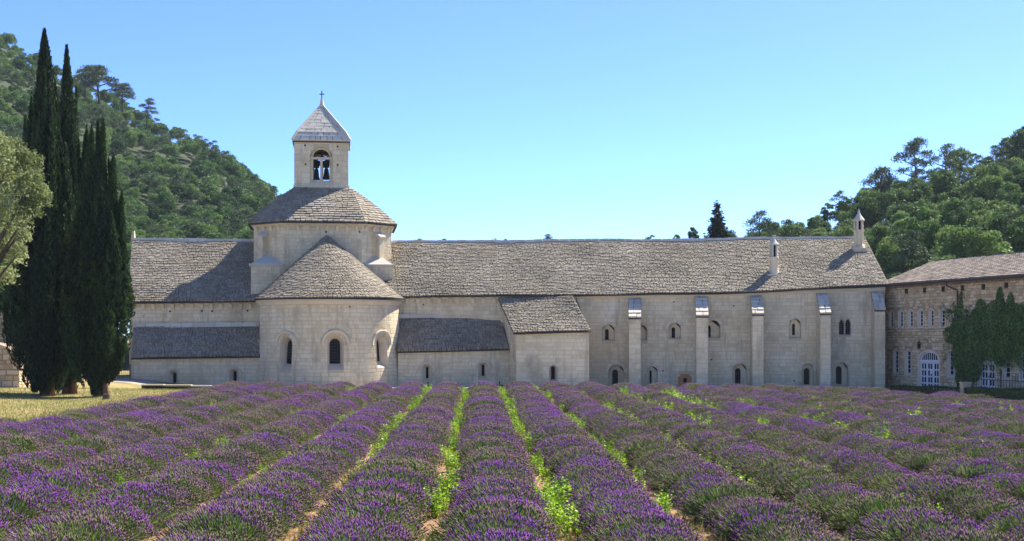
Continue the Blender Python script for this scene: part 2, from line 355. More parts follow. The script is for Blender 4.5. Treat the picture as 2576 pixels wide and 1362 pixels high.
def wall(store, fr, u0, u1, bot, top, ops, parent, mat, smat, name='wall', course=(0.22, 0.34), width=(0.32, 0.85), proud=0.007, gap=0.005,
         sbot=None, strip=1.2, kind='wall_stone', rough=0.006, seed=0, skip=None, back=None):
    """A wall sheet with real openings, and its coursed stones standing proud of the joints. bot, top: functions of u."""
    r = random.Random(seed)
    bp = {u0, u1}
    k = max(1, int((u1 - u0) / strip))
    for i in range(1, k): bp.add(u0 + (u1 - u0) * i / k)
    for o in ops:
        for i in range(13): bp.add(o['uc'] - o['w'] * math.cos(math.pi * i / 12))
    bp = sorted(b for b in bp if u0 - 1e-6 <= b <= u1 + 1e-6)
    b = MB()
    for a, c in zip(bp[:-1], bp[1:]):
        if c - a < 1e-5: continue
        m = (a + c) / 2
        los = [(bot(a), bot(c))]; his = []
        for o in sorted((o for o in ops if abs(m - o['uc']) < o['w']), key=lambda o: o['v0']):
            his.append((o['v0'], o['v0'])); los.append((op_top(o, a), op_top(o, c)))
        his.append((top(a), top(c)))
        for (la, lc), (ha, hc) in zip(los, his):
            if ha - la > 1e-4 or hc - lc > 1e-4:
                K = max(1, int((ha - la) / 0.35)) if isinstance(fr, Cyl) else 1
                for q in range(K):
                    f0, f1 = q / K, (q + 1) / K
                    b.face([fr.map(a, la + (ha - la) * f0), fr.map(c, lc + (hc - lc) * f0), fr.map(c, lc + (hc - lc) * f1), fr.map(a, la + (ha - la) * f1)])
    w = b.build(name, mat, parent)
    if smat is None: return w
    v = sbot if sbot is not None else min(bot(u0), bot(u1))
    vmax = max(top(u0), top(u1), top((u0 + u1) / 2))
    while v < vmax - 0.05:
        h = r.uniform(*course); vb = v + h
        if vmax - vb < course[0] * 0.5: vb = vmax
        blocked = []
        for o in ops:
            mg = o.get('margin', 0.0)
            if vb > o['v0'] - 0.02 and v < o['vt'] + mg:
                if v <= o['vs']: e = o['w'] + mg
                else:
                    q = (v - o['vs']) / max(o['r'] + mg, 1e-4); e = (o['w'] + mg) * math.sqrt(max(0.0, 1 - q * q)) if o['kind'] != 'pointed' else (o['w'] + mg) * max(0, 1 - q)
                if e > 0.01: blocked.append((o['uc'] - e, o['uc'] + e))
        segs = [(u0, u1)]
        for (x, y) in blocked:
            ns = []
            for (p, q) in segs:
                if y <= p or x >= q: ns.append((p, q)); continue
                if x > p: ns.append((p, x))
                if y < q: ns.append((y, q))
            segs = ns
        for (p, q) in segs:
            u = p
            while u < q - 0.02:
                e = u + r.uniform(*width)
                if q - e < width[0] * 0.6: e = q
                ta, tb = min(vb, top(u)), min(vb, top(e))
                va = max(v, bot(u), bot(e)) if sbot is None else v
                if ta - va > 0.06 and tb - va > 0.06 and not (skip and skip((u + e) / 2, (v + vb) / 2)):
                    g = gap * r.uniform(0.6, 1.4); pr = proud * r.uniform(0.3, 1.9); iv = min(0.02, (e - u) * 0.1)
                    j = lambda: r.uniform(-rough, rough)
                    oc = [(u + g + j(), va + g + j()), (e - g + j(), va + g + j()), (e - g + j(), tb - g + j()), (u + g + j(), ta - g + j())]
                    ic = [(oc[0][0] + iv, oc[0][1] + iv), (oc[1][0] - iv, oc[1][1] + iv), (oc[2][0] - iv, oc[2][1] - iv), (oc[3][0] + iv, oc[3][1] - iv)]
                    if isinstance(fr, Cyl):
                        K = 4; vs = []; fs = []
                        for q_ in range(K + 1):
                            w_ = q_ / K
                            for (c4, nn) in ((oc, -0.01), (ic, pr)):
                                for (lo_, hi_) in ((0, 1), (3, 2)):
                                    vs.append(fr.map(c4[lo_][0] * (1 - w_) + c4[hi_][0] * w_, c4[lo_][1] * (1 - w_) + c4[hi_][1] * w_, nn))
                        for q_ in range(K):
                            i0, i1 = q_ * 4, q_ * 4 + 4
                            fs += [(i0 + 2, i1 + 2, i1 + 3, i0 + 3), (i0, i1, i1 + 2, i0 + 2), (i0 + 3, i1 + 3, i1 + 1, i0 + 1)]
                        fs += [(0, 2, 3, 1), (K * 4, K * 4 + 1, K * 4 + 3, K * 4 + 2)]
                        store.put(kind, w, vs, fs, r.uniform(-1, 1), smat, proj_area([vs[0], vs[K * 4], vs[K * 4 + 1], vs[1]]))
                        u = e; continue
                    vs = [fr.map(x, y, -0.004) for x, y in oc] + [fr.map(x, y, pr + j() * 0.5) for x, y in ic]
                    store.put(kind, w, vs, [(4, 5, 6, 7), (0, 1, 5, 4), (1, 2, 6, 5), (2, 3, 7, 6), (3, 0, 4, 7)], r.uniform(-1, 1), smat, proj_area(vs[:4]))
                u = e
        v = vb
    return w

def outline(o, w=None, v0=None, vs=None, r=None, du=0.0, n=12):
    w = o['w'] if w is None else w; v0 = o['v0'] if v0 is None else v0; vs = o['vs'] if vs is None else vs
    uc = o['uc'] + du; q = dict(o); q['r'] = o['r'] * (w / o['w']) if r is None else r
    pts = [(uc - w, v0)]
    for i in range(n + 1):
        x = -math.cos(math.pi * i / n); pts.append((uc + w * x, vs + arch(q, x)))
    pts.append((uc + w, v0))
    return pts

def window(fr, o, parent, depth=0.5, w2=None, sill_rise=0.1, drop=0.05, ring=0.0, hood=None, lattice=0.0, name='window', pane='glass', smat='plaster', du=0.0, sill=0.0, r=random):
    """Embrasure, pane, lattice, arch stones, hood mould and sill of one opening."""
    w2 = w2 or o['w'] * 0.8
    r2 = o['r'] * (w2 / o['w'])
    vs2 = o['vt'] - drop - r2
    out = outline(o); inn = outline(o, w2, o['v0'] + sill_rise, vs2, r2, du)
    b = MB()
    for i in range(len(out) - 1):
        b.face([fr.map(*out[i], 0.012), fr.map(*out[i + 1], 0.012), fr.map(*inn[i + 1], -depth), fr.map(*inn[i], -depth)], r.uniform(-.3, .3) if i in (0, len(out) - 2) else 0)
    b.face([fr.map(*out[0], 0.012), fr.map(*inn[0], -depth), fr.map(*inn[-1], -depth), fr.map(*out[-1], 0.012)])
    w = b.build(name, M[smat], parent)
    if pane:
        p = MB(); p.face([fr.map(x, y, -depth + 0.004) for x, y in inn]); p.build('pane', M[pane], w)
        if lattice:
            l = MB(); q = dict(o); q['uc'] = o['uc'] + du; q['w'] = w2; q['vs'] = vs2; q['r'] = r2
            n = max(1, int(round(2 * w2 / lattice)))
            for i in range(1, n):
                u = q['uc'] - w2 + 2 * w2 * i / n; t = op_top(q, u); v0 = o['v0'] + sill_rise
                l.box(fr.map(u, (v0 + t) / 2, -depth + 0.03), 0.012, 0.012, (t - v0) / 2, ax=fr.normal(u).cross(UP))
            v = o['v0'] + sill_rise + lattice
            while v < vs2 + r2 - 0.1:
                e = w2 if v < vs2 else w2 * math.sqrt(max(0.02, 1 - ((v - vs2) / max(r2, .01)) ** 2))
                l.box(fr.map(q['uc'], v, -depth + 0.05), e, 0.01, 0.012, ax=UP.cross(fr.normal(o['uc'])) * -1, ay=fr.normal(o['uc']))
                v += lattice
            if l.v: l.build('lattice', M['lead'], w)
    if ring:
        n = 7 if o['w'] < 0.35 else 9
        for i in range(n):
            a0, a1 = math.pi * (i + 0.03) / n, math.pi * (i + 0.97) / n
            rr = ring * r.uniform(0.85, 1.15)
            c = []
            for nn in (-0.01, 0.02):
                for (a, q) in ((a0, 0), (a1, 0), (a1, rr), (a0, rr)):
                    c.append(fr.map(o['uc'] - (o['w'] + q) * math.cos(a), o['vs'] + (o['r'] + q) * math.sin(a), nn))
            s = MB(); s.hexa(c[:4], c[4:], r.uniform(-1, 1)); s.build('arch_stone', M['plaster'], w)
    if hood:
        t0, t1, pr = hood
        h = MB(); n = 18
        def ringpt(i, q, nn):
            a = -0.12 + (math.pi + 0.24) * i / n
            return fr.map(o['uc'] - (o['w'] + q) * math.cos(a), o['vs'] + (o['r'] + q) * math.sin(a), nn)
        for i in range(n):
            P4 = [[ringpt(k, t0, 0), ringpt(k, t0, pr * 0.6), ringpt(k, t1 - 0.03, pr), ringpt(k, t1, pr * 0.8), ringpt(k, t1, 0)] for k in (i, i + 1)]
            for k in range(4): h.face([P4[0][k], P4[0][k + 1], P4[1][k + 1], P4[1][k]])
            if i == 0: h.face(P4[0])
            if i == n - 1: h.face(P4[1])
        h.build('hood_mould', M['plaster'], w)
    if sill:
        s = MB(); ax = UP.cross(fr.normal(o['uc']))
        s.box(fr.map(o['uc'], o['v0'] - 0.06, sill * 0.3), o['w'] + 0.06, sill * 0.5 + 0.02, 0.06, ax=ax, ay=fr.normal(o['uc'])); s.build('sill', M['capstone'], w)
    return w

def recessed(fr, o, parent, inner, d=0.34, d2=0.3, ring=0.0, lattice=0.14):
    """A shallow arched recess whose back wall holds a small deep window; inner: its edges in the photograph."""
    w = window(fr, o, parent, depth=d, w2=o['w'] * .97, sill_rise=0.03, drop=0.02, ring=ring, pane=None)
    f2 = Plane(fr.map(0, 0, -d).to_tuple(), fr.map(10, 0, -d).to_tuple()); q = opening(f2, *inner)
    q['v0'] = max(q['v0'], o['v0'] + .04)
    wall(None, f2, o['uc'] - o['w'], o['uc'] + o['w'], lambda u: o['v0'] - .02, lambda u: max(op_top(o, u), o['v0']) + .0, [q], w, M['stone'], None, name='recess_back')
    window(f2, q, w, depth=d2, w2=q['w'] * .92, sill_rise=0.03, drop=0.02, lattice=lattice, name='inner_window')
    return w

def wob(p): return 0.03 * math.sin(p.x * 0.5 + p.y * 0.4) + 0.014 * math.sin(p.x * 1.3 + 1.7 + p.z) + 0.008 * math.sin(p.z * 3.1 + p.x * 0.5)

def polyline(pts):
    ds = [0.0]
    for a, b in zip(pts[:-1], pts[1:]): ds.append(ds[-1] + (b - a).length)
    def f(a):
        t = a * ds[-1]
        for i in range(len(pts) - 1):
            if t <= ds[i + 1] or i == len(pts) - 2:
                return pts[i].lerp(pts[i + 1], (t - ds[i]) / max(ds[i + 1] - ds[i], 1e-9))
    return f

def roof(store, S, parent, name='roof', expo=0.205, tw=(0.17, 0.38), thick=0.07, kind='roof_tile', mat='lauze', asteps=24, seed=0, tmax=1.0, skip=None, under='underlay', flat=1.0, eave=0.06):
    """Roof bed and its overlapping stone slabs. S(a, t): a along the eave, t from eave to ridge."""
    r = random.Random(seed)
    def nrm(a, t):
        e = 1e-3
        d1 = S(min(1, a + e), t) - S(max(0, a - e), t); d2 = S(a, min(1, t + e)) - S(a, max(0, t - e))
        n = d1.cross(d2)
        if n.length < 1e-12: return UP
        n.normalize(); return n if n.z > 0 else -n
    b = MB()
    tn = 6
    for i in range(asteps):
        for j in range(tn):
            q = []
            for (x, y) in ((i, j), (i + 1, j), (i + 1, j + 1), (i, j + 1)):
                a, t = x / asteps, y / tn * tmax; q.append(S(a, t) - UP * 0.09)
            b.face(q)
        q = [S(i / asteps, 0), S((i + 1) / asteps, 0)]
        b.face([q[0] - UP * 0.09, q[1] - UP * 0.09, q[1] - UP * (0.09 + eave), q[0] - UP * (0.09 + eave)])
    w = b.build(name, M[under], parent)
    sl = (S(0.5, 1) - S(0.5, 0)).length
    n = max(2, int(sl / expo))
    for i in range(n):
        t0 = i / n
        if t0 >= tmax: break
        L = sum((S((k + 1) / 12, t0) - S(k / 12, t0)).length for k in range(12))
        dt = 1.0 / n; a = -r.uniform(0, 0.2) / max(L, 0.3)
        while a < 1:
            wd = r.uniform(*tw) / max(L, 0.25); a1 = a + wd
            if 1 - a1 < 0.12 / max(L, .3): a1 = 1.0
            x0, x1 = max(0, a), min(1, a1)
            if x1 - x0 > 1e-4 and not (skip and skip(S((x0 + x1) / 2, t0))):
                da = x1 - x0; g = min(da * 0.12, r.uniform(.008, .03) / max(L, .3))
                c = S((x0 + x1) / 2, min(1, t0 + dt * .5)); N = nrm((x0 + x1) / 2, min(0.98, t0 + dt * .5)); wv = wob(c) * flat
                jt = r.uniform(-0.06, 0.06) * dt * flat; hh = thick * r.uniform(0.75, 1.3); lift = r.uniform(0, 0.012)
                ct = dt * r.uniform(0.03, 0.16) * flat
                cl = lambda t: min(1.0, max(-0.02, t))
                lo = [(x0 + g, cl(t0 + ct + jt)), (x0 + da * .16, cl(t0 + jt + r.uniform(-.05, .05) * dt)), (x1 - da * .16, cl(t0 + jt + r.uniform(-.05, .05) * dt)), (x1 - g, cl(t0 + jt + ct))]
                hi = [(x1 - g, cl(t0 + dt * 1.35)), (x0 + g, cl(t0 + dt * 1.35))]
                vs = [S(x, y) + N * (hh + lift + wv) for x, y in lo] + [S(x, y) + N * (0.012 + wv) for x, y in hi] + [S(x, y) + N * (wv - 0.03) for x, y in lo]
                store.put(kind, w, vs, [(0, 1, 2, 3, 4, 5), (6, 7, 1, 0), (7, 8, 2, 1), (8, 9, 3, 2), (0, 5, 6), (9, 4, 3)], r.uniform(-1, 1), M[mat], proj_area([vs[0], vs[3], vs[4], vs[5]]))
            a = a1
    return w

def ridge_row(parent, f, step=0.62, hw=0.2, h=0.15, seed=0, name='ridge_stone', mat='capstone'):
    r = random.Random(seed); a = f(0); L = (f(1) - f(0)).length; x = 0.0
    while x < L - 0.1:
        e = min(L, x + step * r.uniform(0.8, 1.25))
        p, q = f(x / L), f(e / L); d = (q - p).normalized(); sd = Vector((-d.y, d.x, 0)).normalized(); k = 0.012
        b = MB(); pp, qq = p + d * k, q - d * k; z = r.uniform(-.02, .02); zz = r.uniform(-.02, .02)
        b.hexa([pp - sd * hw - UP * .18, qq - sd * hw - UP * .18, qq + sd * hw - UP * .18, pp + sd * hw - UP * .18],
               [pp - sd * hw * .5 + UP * (h + z), qq - sd * hw * .5 + UP * (h + zz), qq + sd * hw * .5 + UP * (h + zz), pp + sd * hw * .5 + UP * (h + z)], r.uniform(-1, 1))
        b.build(name, M[mat], parent); x = e

def corbels(parent, fr, us, v, w=0.12, h=0.18, d=0.26, mat='stone'):
    for u in us:
        b = MB(); ax = UP.cross(fr.normal(u)) * -1
        ax = fr.normal(u).cross(UP) * -1
        c = lambda du, dv, n: fr.map(u + du, v + dv, n)
        b.hexa([c(-w, -h, 0), c(w, -h, 0), c(w, -h, d * .35), c(-w, -h, d * .35)], [c(-w, h, 0), c(w, h, 0), c(w, h, d), c(-w, h, d)], random.uniform(-.5, .5))
        b.build('corbel', M[mat], parent)

def band(parent, fr, u0, u1, v, h, d, name='cornice', mat='plaster', strip=1.0, back=0.0):
    """A moulding along a wall: full depth d at its top, less below. v: its foot, a number or a function of u."""
    b = MB(); n = max(1, int(abs(u1 - u0) / strip)); vf = v if callable(v) else (lambda u: v)
    for i in range(n):
        a, c = u0 + (u1 - u0) * i / n, u0 + (u1 - u0) * (i + 1) / n
        rows = []
        for u in (a, c): rows.append([fr.map(u, vf(u), -back + 0.002), fr.map(u, vf(u), d * .35), fr.map(u, vf(u) + h * .45, d * .55), fr.map(u, vf(u) + h * .6, d), fr.map(u, vf(u) + h, d), fr.map(u, vf(u) + h, -back)])
        for k in range(5): b.face([rows[0][k], rows[1][k], rows[1][k + 1], rows[0][k + 1]], 0)
        if i == 0: b.face(rows[0])
        if i == n - 1: b.face(rows[1])
    return b.build(name, M[mat], parent)
def putlog_shade(parent, fr, px, py, s=0.07):  # dark block painting the shade inside a putlog hole; the wall is uncut
    u, v = fr.hit(px, py); b = MB()
    b.box(fr.map(u, v, 0.0), s, 0.02, s, ax=UP.cross(fr.normal(u)) * -1, ay=fr.normal(u)); b.build('beam_hole_shade', M['glass'], parent)
# ---------------------------------------------------------------- ground
def ydrop(x):
    """Where the level field ends and the ground falls to the buildings' court."""
    if x < 9: return 78.0
    if x < 17: return 78.0 - (x - 9) * 0.55
    return 73.6 - (x - 17) * 3.2
def ground_z(x, y):
    z = -0.6 * smooth((y - ydrop(min(x, 22))) / 6.0)
    if x < -22: z = z * (1 - smooth((-22 - x) / 5))
    if x < -17 and y < 77: z += 0.1 * smooth((-17 - x) / 6) * math.sin(x * 0.5 + y * 0.23)
    return z
def grid_sheet(name, xs, ys, mat, dz=0.0, keep=None, zf=ground_z, kind='structure'):
    b = MB(); idx = {}
    def vid(i, j):
        if (i, j) not in idx: idx[(i, j)] = len(b.v); b.v.append(Vector((xs[i], ys[j], zf(xs[i], ys[j]) + dz)))
        return idx[(i, j)]
    for i in range(len(xs) - 1):
        for j in range(len(ys) - 1):
            if keep and not keep((xs[i] + xs[i + 1]) / 2, (ys[j] + ys[j + 1]) / 2): continue
            b.f.append((vid(i, j), vid(i + 1, j), vid(i + 1, j + 1), vid(i, j + 1))); b.t.append(0); b.m.append(0)
    return b.build(name, M[mat], None, kind)
def seq(a, b, s): return [a + s * i for i in range(int((b - a) / s) + 1)]
gx = [-3000, -800, -300, -120] + seq(-60, 60, 1.5) + [120, 300, 800, 3000]
gy = [-400, -60] + seq(-20, 130, 1.5) + [200, 400, 1000, 3000]
def FIELD_L(y): return -15.7 + 0.04 * (y - 50) + (-0.06 * (50 - y) if y < 50 else 0)
grid_sheet("ground", gx, gy, 'lawn')
grid_sheet("field_soil", seq(-19.5, 23.5, 1.0), seq(-10, 78, 1.0), 'soil', 0.006, lambda x, y: y < ydrop(min(x, 22)) - 1 and x > FIELD_L(y) - 0.3)
grid_sheet("path", seq(-34, 60, 1.0), seq(55, 100, 1.0), 'gravel', 0.01, lambda x, y: (y > ydrop(min(x, 22)) + 2.5 and x > -22) or (x <= -25 and y > 91))

# ---------------------------------------------------------------- church
church = empty("church", (-16, 100, -0.6), "pale stone abbey church with round apse, eight-sided lantern drum and square bell tower", "church")
st = Store(church)
BASE = -0.68
pl0 = Plane((0, 100), (1, 100))
zt = lambda px, py, Y=100: PZ(py, Y)
# transept wall above the low lean-to
tx0, tx1 = PX(325, 100), PX(1003, 100)
ttop = lambda u: PZ(761, 100) + (u - tx0) / (tx1 - tx0) * (PZ(749, 100) - PZ(761, 100))
wl = wall(st, pl0, tx0, tx1, lambda u: BASE, ttop, [], church, M['mortar'], M['stone'], sbot=PZ(826, 100), seed=1)
band(church, pl0, tx0, PX(660, 100), lambda u: ttop(u) - 0.2, 0.24, 0.24)
corbels(wl, pl0, [PX(337 + 24.4 * i, 100) for i in range(13)], PZ(771, 100) - 0.02)
for q in ((428, 784), (508, 783), (534, 783), (623, 782), (339, 786)): putlog_shade(wl, pl0, *q, s=0.06)
b = MB()    # gable end, rear wall
zr = PZ(603, 105.6)
b.face([Vector((tx0, 100, BASE)), Vector((tx0, 100, ttop(tx0))), Vector((tx0, 105.6, zr - .1)), Vector((tx0, 111.2, ttop(tx0))), Vector((tx0, 111.2, BASE))])
b.face([Vector((tx0, 111.2, BASE)), Vector((tx0, 111.2, ttop(tx0))), Vector((tx1, 111.2, ttop(tx0))), Vector((tx1, 111.2, BASE))])
b.build("end_wall", M['stone'], church)
E = polyline([P(322, 760, 99.6), P(643, 756, 99.6), P(1003, 745, 99.6)]); R = polyline([P(332, 603, 105.6), P(640, 607, 105.6), P(985, 611, 105.6)])
drum_c = Vector(((814 - CX) / F * 106, 106, 0))
in_drum = lambda p: abs(p.x - drum_c.x) < 4.4 and p.y > 101.8
roof(st, lambda a, t: E(a).lerp(R(a), t), church, seed=2, skip=in_drum)
b = MB(); b.face([R(0), R(1), Vector((tx1, 111.6, ttop(tx0))), Vector((tx0 - .2, 111.6, ttop(tx0)))]); b.build("rear_roof", M['lauze'], church)
ridge_row(church, polyline([R(0), R(0.47)]), seed=3)
k = MB(); k.box(R(0) + Vector((0.12, 0, 0.32)), 0.13, 0.2, 0.34, taper=0.6); k.build("gable_finial", M['stone'], church)
# low lean-to beside the apse
def lean_to(owner, store, pl, pr, yf, bl, br, tl, tr, ops, seed, hood=(0.1, 0.23, 0.1)):
    fr = Plane((0, yf), (1, yf))
    u0, u1 = PX(pl, yf), PX(pr, yf)
    zl, zrr = PZ(bl[1] + 2, yf), PZ(br[1] + 2, yf)
    tp = lambda u: zl + (u - u0) / (u1 - u0) * (zrr - zl)
    oo = []
    for o in ops:
        q = opening(fr, *o['box']); q['margin'] = 0.0; oo.append(q)
    w = wall(store, fr, u0, u1, lambda u: BASE, tp, oo, owner, M['mortar'], M['stone'], name='lean_to_wall', seed=seed)
    for o, q in zip(ops, oo): window(fr, q, w, depth=0.4, w2=o['w2'], sill_rise=0.12, drop=0.16, hood=hood)
    for e in (u0, u1):
        bb = MB(); xb = PX(tl[0] if e == u0 else tr[0], 99.95)
        bb.face([Vector((e, yf, BASE)), Vector((e, yf, tp(e))), Vector((xb, 99.96, PZ(tl[1] if e == u0 else tr[1], 100))), Vector((xb, 99.96, BASE))]); bb.build('end_wall', M['stone'], owner)
    E2 = polyline([P(*bl, yf - .28), P(*br, yf - .28)]); R2 = polyline([P(*tl, 99.93), P(*tr, 99.93)])
    roof(store, lambda a, t: E2(a).lerp(R2(a), t), owner, name='lean_to_roof', expo=0.25, seed=seed + 1)
    q0, q1 = R2(0), R2(1)
    ridge_row(owner, polyline([q0 + Vector((0, -.1, .02)), q1 + Vector((0, -.1, .02))]), step=0.95, hw=0.16, h=0.14, seed=seed + 2, name='flashing_stone')
    return fr, w
fr_l, w_l = lean_to(church, st, 331.6, 663, 97.4, (329, 900), (664, 895), (335.5, 820), (653, 816),
                    [dict(box=(424.6, 447.3, 933.7, 968), w2=0.11), dict(box=(577, 600, 929, 965), w2=0.11)], 10)
# apse
apse = Cyl((PX(830, 99), 99.0), 5.05, 0.22)
au = 1.72 * apse.R
aops = [opening(apse, 705.6, 735.5, 848, 931), opening(apse, 824.3, 863.2, 845.5, 931), opening(apse, 946.5, 972.5, 846, 925)]
for o in aops: o['margin'] = 0.0
wa = wall(st, apse, -au, au, lambda u: BASE, lambda u: 5.62, aops, church, M['mortar'], M['stone'], name='apse_wall', strip=0.3, seed=20)
for i, o in enumerate(aops):
    window(apse, o, wa, depth=0.62, w2=0.41, sill_rise=0.42, drop=0.2, lattice=0.2, hood=(0.26, 0.43, 0.15))
band(church, apse, -au, au, 5.3, 0.42, 0.3, name='apse_cornice', strip=0.4)
putlog_shade(wa, apse, 880, 772, 0.05)
ac, apex = Vector((apse.c[0], apse.c[1], 0)), P(822, 593, 100.62)
def cone(a, t):
    w = -1.78 + 3.56 * a
    return (ac + Vector((5.44 * math.sin(w), -5.44 * math.cos(w), 5.80))).lerp(apex, t)
roof(st, cone, church, name='apse_roof', seed=21, tmax=0.985, asteps=40, tw=(0.16, 0.36), flat=0.8)
k = MB(); k.lathe(apex - UP * 0.25, [(0.22, 0), (0.17, .14), (0.06, .3), (0, .36)], 8); k.build("apse_finial", M['capstone'], church)
# octagonal drum on its square base
RHO = math.radians(7)
e1, out = Vector((math.cos(RHO), math.sin(RHO), 0)), Vector((math.sin(RHO), -math.cos(RHO), 0))
def L(x, y, z=0.0, c=drum_c): return c + e1 * x - out * y + UP * z
oct_ = [(-2.9, -5.2), (2.9, -5.2), (5.2, -2.9), (5.2, 2.9), (2.9, 5.2), (-2.9, 5.2), (-5.2, 2.9), (-5.2, -2.9)]
Z1, Z2 = 8.45, 11.55
for i in range(8):
    A, B_ = L(*oct_[i]), L(*oct_[(i + 1) % 8]); fr = Plane(A, B_)
    front = i in (0, 1, 7)
    w = wall(st if front else Store(church), fr, 0, fr.len, lambda u: Z1 - 1.0, lambda u: Z2, [], church, M['mortar'] if front else M['stone'], M['stone'] if front else None, name='drum_wall', sbot=Z1 - 0.4, seed=30 + i, proud=0.008)
    band(church, fr, -0.06, fr.len + 0.06, Z2 - 0.2, 0.26, 0.24, name='drum_cornice')
    if front:
        n = 8 if i == 0 else 4
        corbels(w, fr, [fr.len * (j + 0.5) / n for j in range(n)], Z2 - 0.4, w=0.1, h=0.19, d=0.2)
        putlog_shade(w, fr, *{0: (820, 584), 1: (905, 584), 7: (660, 643)}[i], s=0.06)
    sc = 1 + 0.42 / 5.2
    ea, eb = L(oct_[i][0] * sc, oct_[i][1] * sc, Z2 + 0.08), L(oct_[(i + 1) % 8][0] * sc, oct_[(i + 1) % 8][1] * sc, Z2 + 0.08)
    def tp(c): return L(math.copysign(2.1, c[0]), math.copysign(2.1, c[1]), 14.5)
    ra, rb = tp(oct_[i]), tp(oct_[(i + 1) % 8])
    if (ra - rb).length < 0.05: mid = (ra + rb) / 2; ra, rb = mid + (ea - eb) * .01, mid - (ea - eb) * .01
    S = lambda a, t, ea=ea, eb=eb, ra=ra, rb=rb: ea.lerp(eb, a).lerp(ra.lerp(rb, a), t) + UP * 0.16 * math.sin(math.pi * t)
    roof(st, S, church, name='drum_roof', seed=50 + i, asteps=8, expo=0.26, tw=(0.3, 0.62), flat=0.7)
# square base, ledge, corner weatherings, pilasters
sq = [(-5.25, -5.25), (5.25, -5.25), (5.25, 5.25), (-5.25, 5.25)]
for i in range(4):
    fr = Plane(L(*sq[i]), L(*sq[(i + 1) % 4]))
    wall(st, fr, 0, fr.len, lambda u: 3.5, lambda u: Z1 - 0.12, [], church, M['mortar'], M['stone'] if i in (0,) else None, name='drum_base', sbot=6.2, seed=60 + i, skip=lambda u, v: 2.6 < u < 7.9)
    for (a, c) in ((-.12, 2.4), (fr.len - 2.4, fr.len + .12)):
        band(church, fr, a, c, Z1 - 0.2, 0.22, 0.16, name='base_ledge', mat='capstone')
b = MB(); b.face([L(x, y, Z1 - 0.01) for x, y in sq]); b.build("base_top", M['capstone'], church)
for (sx, sy) in ((-1, -1), (1, -1), (1, 1), (-1, 1)):
    A, B_, C = L(sx * 2.9, sy * 5.2, Z1), L(sx * 5.2, sy * 2.9, Z1), L(sx * 5.25, sy * 5.25, Z1)
    T = L(sx * 4.0, sy * 4.0, Z1 + 0.85)
    for (p, q) in ((A, C), (C, B_)):
        b = MB(); d = UP * 0.02
        b.face([p + d, q + d, T + d]); b.build("corner_slab", M['capstone'], church)
for i in (1, 7):
    A, B_ = L(*oct_[i]), L(*oct_[(i + 1) % 8]); fr = Plane(A, B_); u = fr.len * (0.52 if i == 1 else 0.40)
    b = MB(); zt_ = PZ(598, 102)
    b.hexa([fr.map(u - .27, Z1, 0), fr.map(u + .27, Z1, 0), fr.map(u + .27, Z1, .5), fr.map(u - .27, Z1, .5)],
           [fr.map(u - .27, zt_ + .1, 0), fr.map(u + .27, zt_ + .1, 0), fr.map(u + .27, zt_, .5), fr.map(u - .27, zt_, .5)])
    pz = b.build("pilaster", M['stone'], church)
    b = MB(); b.hexa([fr.map(u - .33, zt_ + .003, 0), fr.map(u + .33, zt_ + .003, 0), fr.map(u + .33, zt_ - .02, .58), fr.map(u - .33, zt_ - .02, .58)],
                     [fr.map(u - .33, zt_ + .5, 0), fr.map(u + .33, zt_ + .5, 0), fr.map(u + .33, zt_ + .1, .58), fr.map(u - .33, zt_ + .1, .58)])
    b.build("pilaster_cap", M['capstone'], pz)
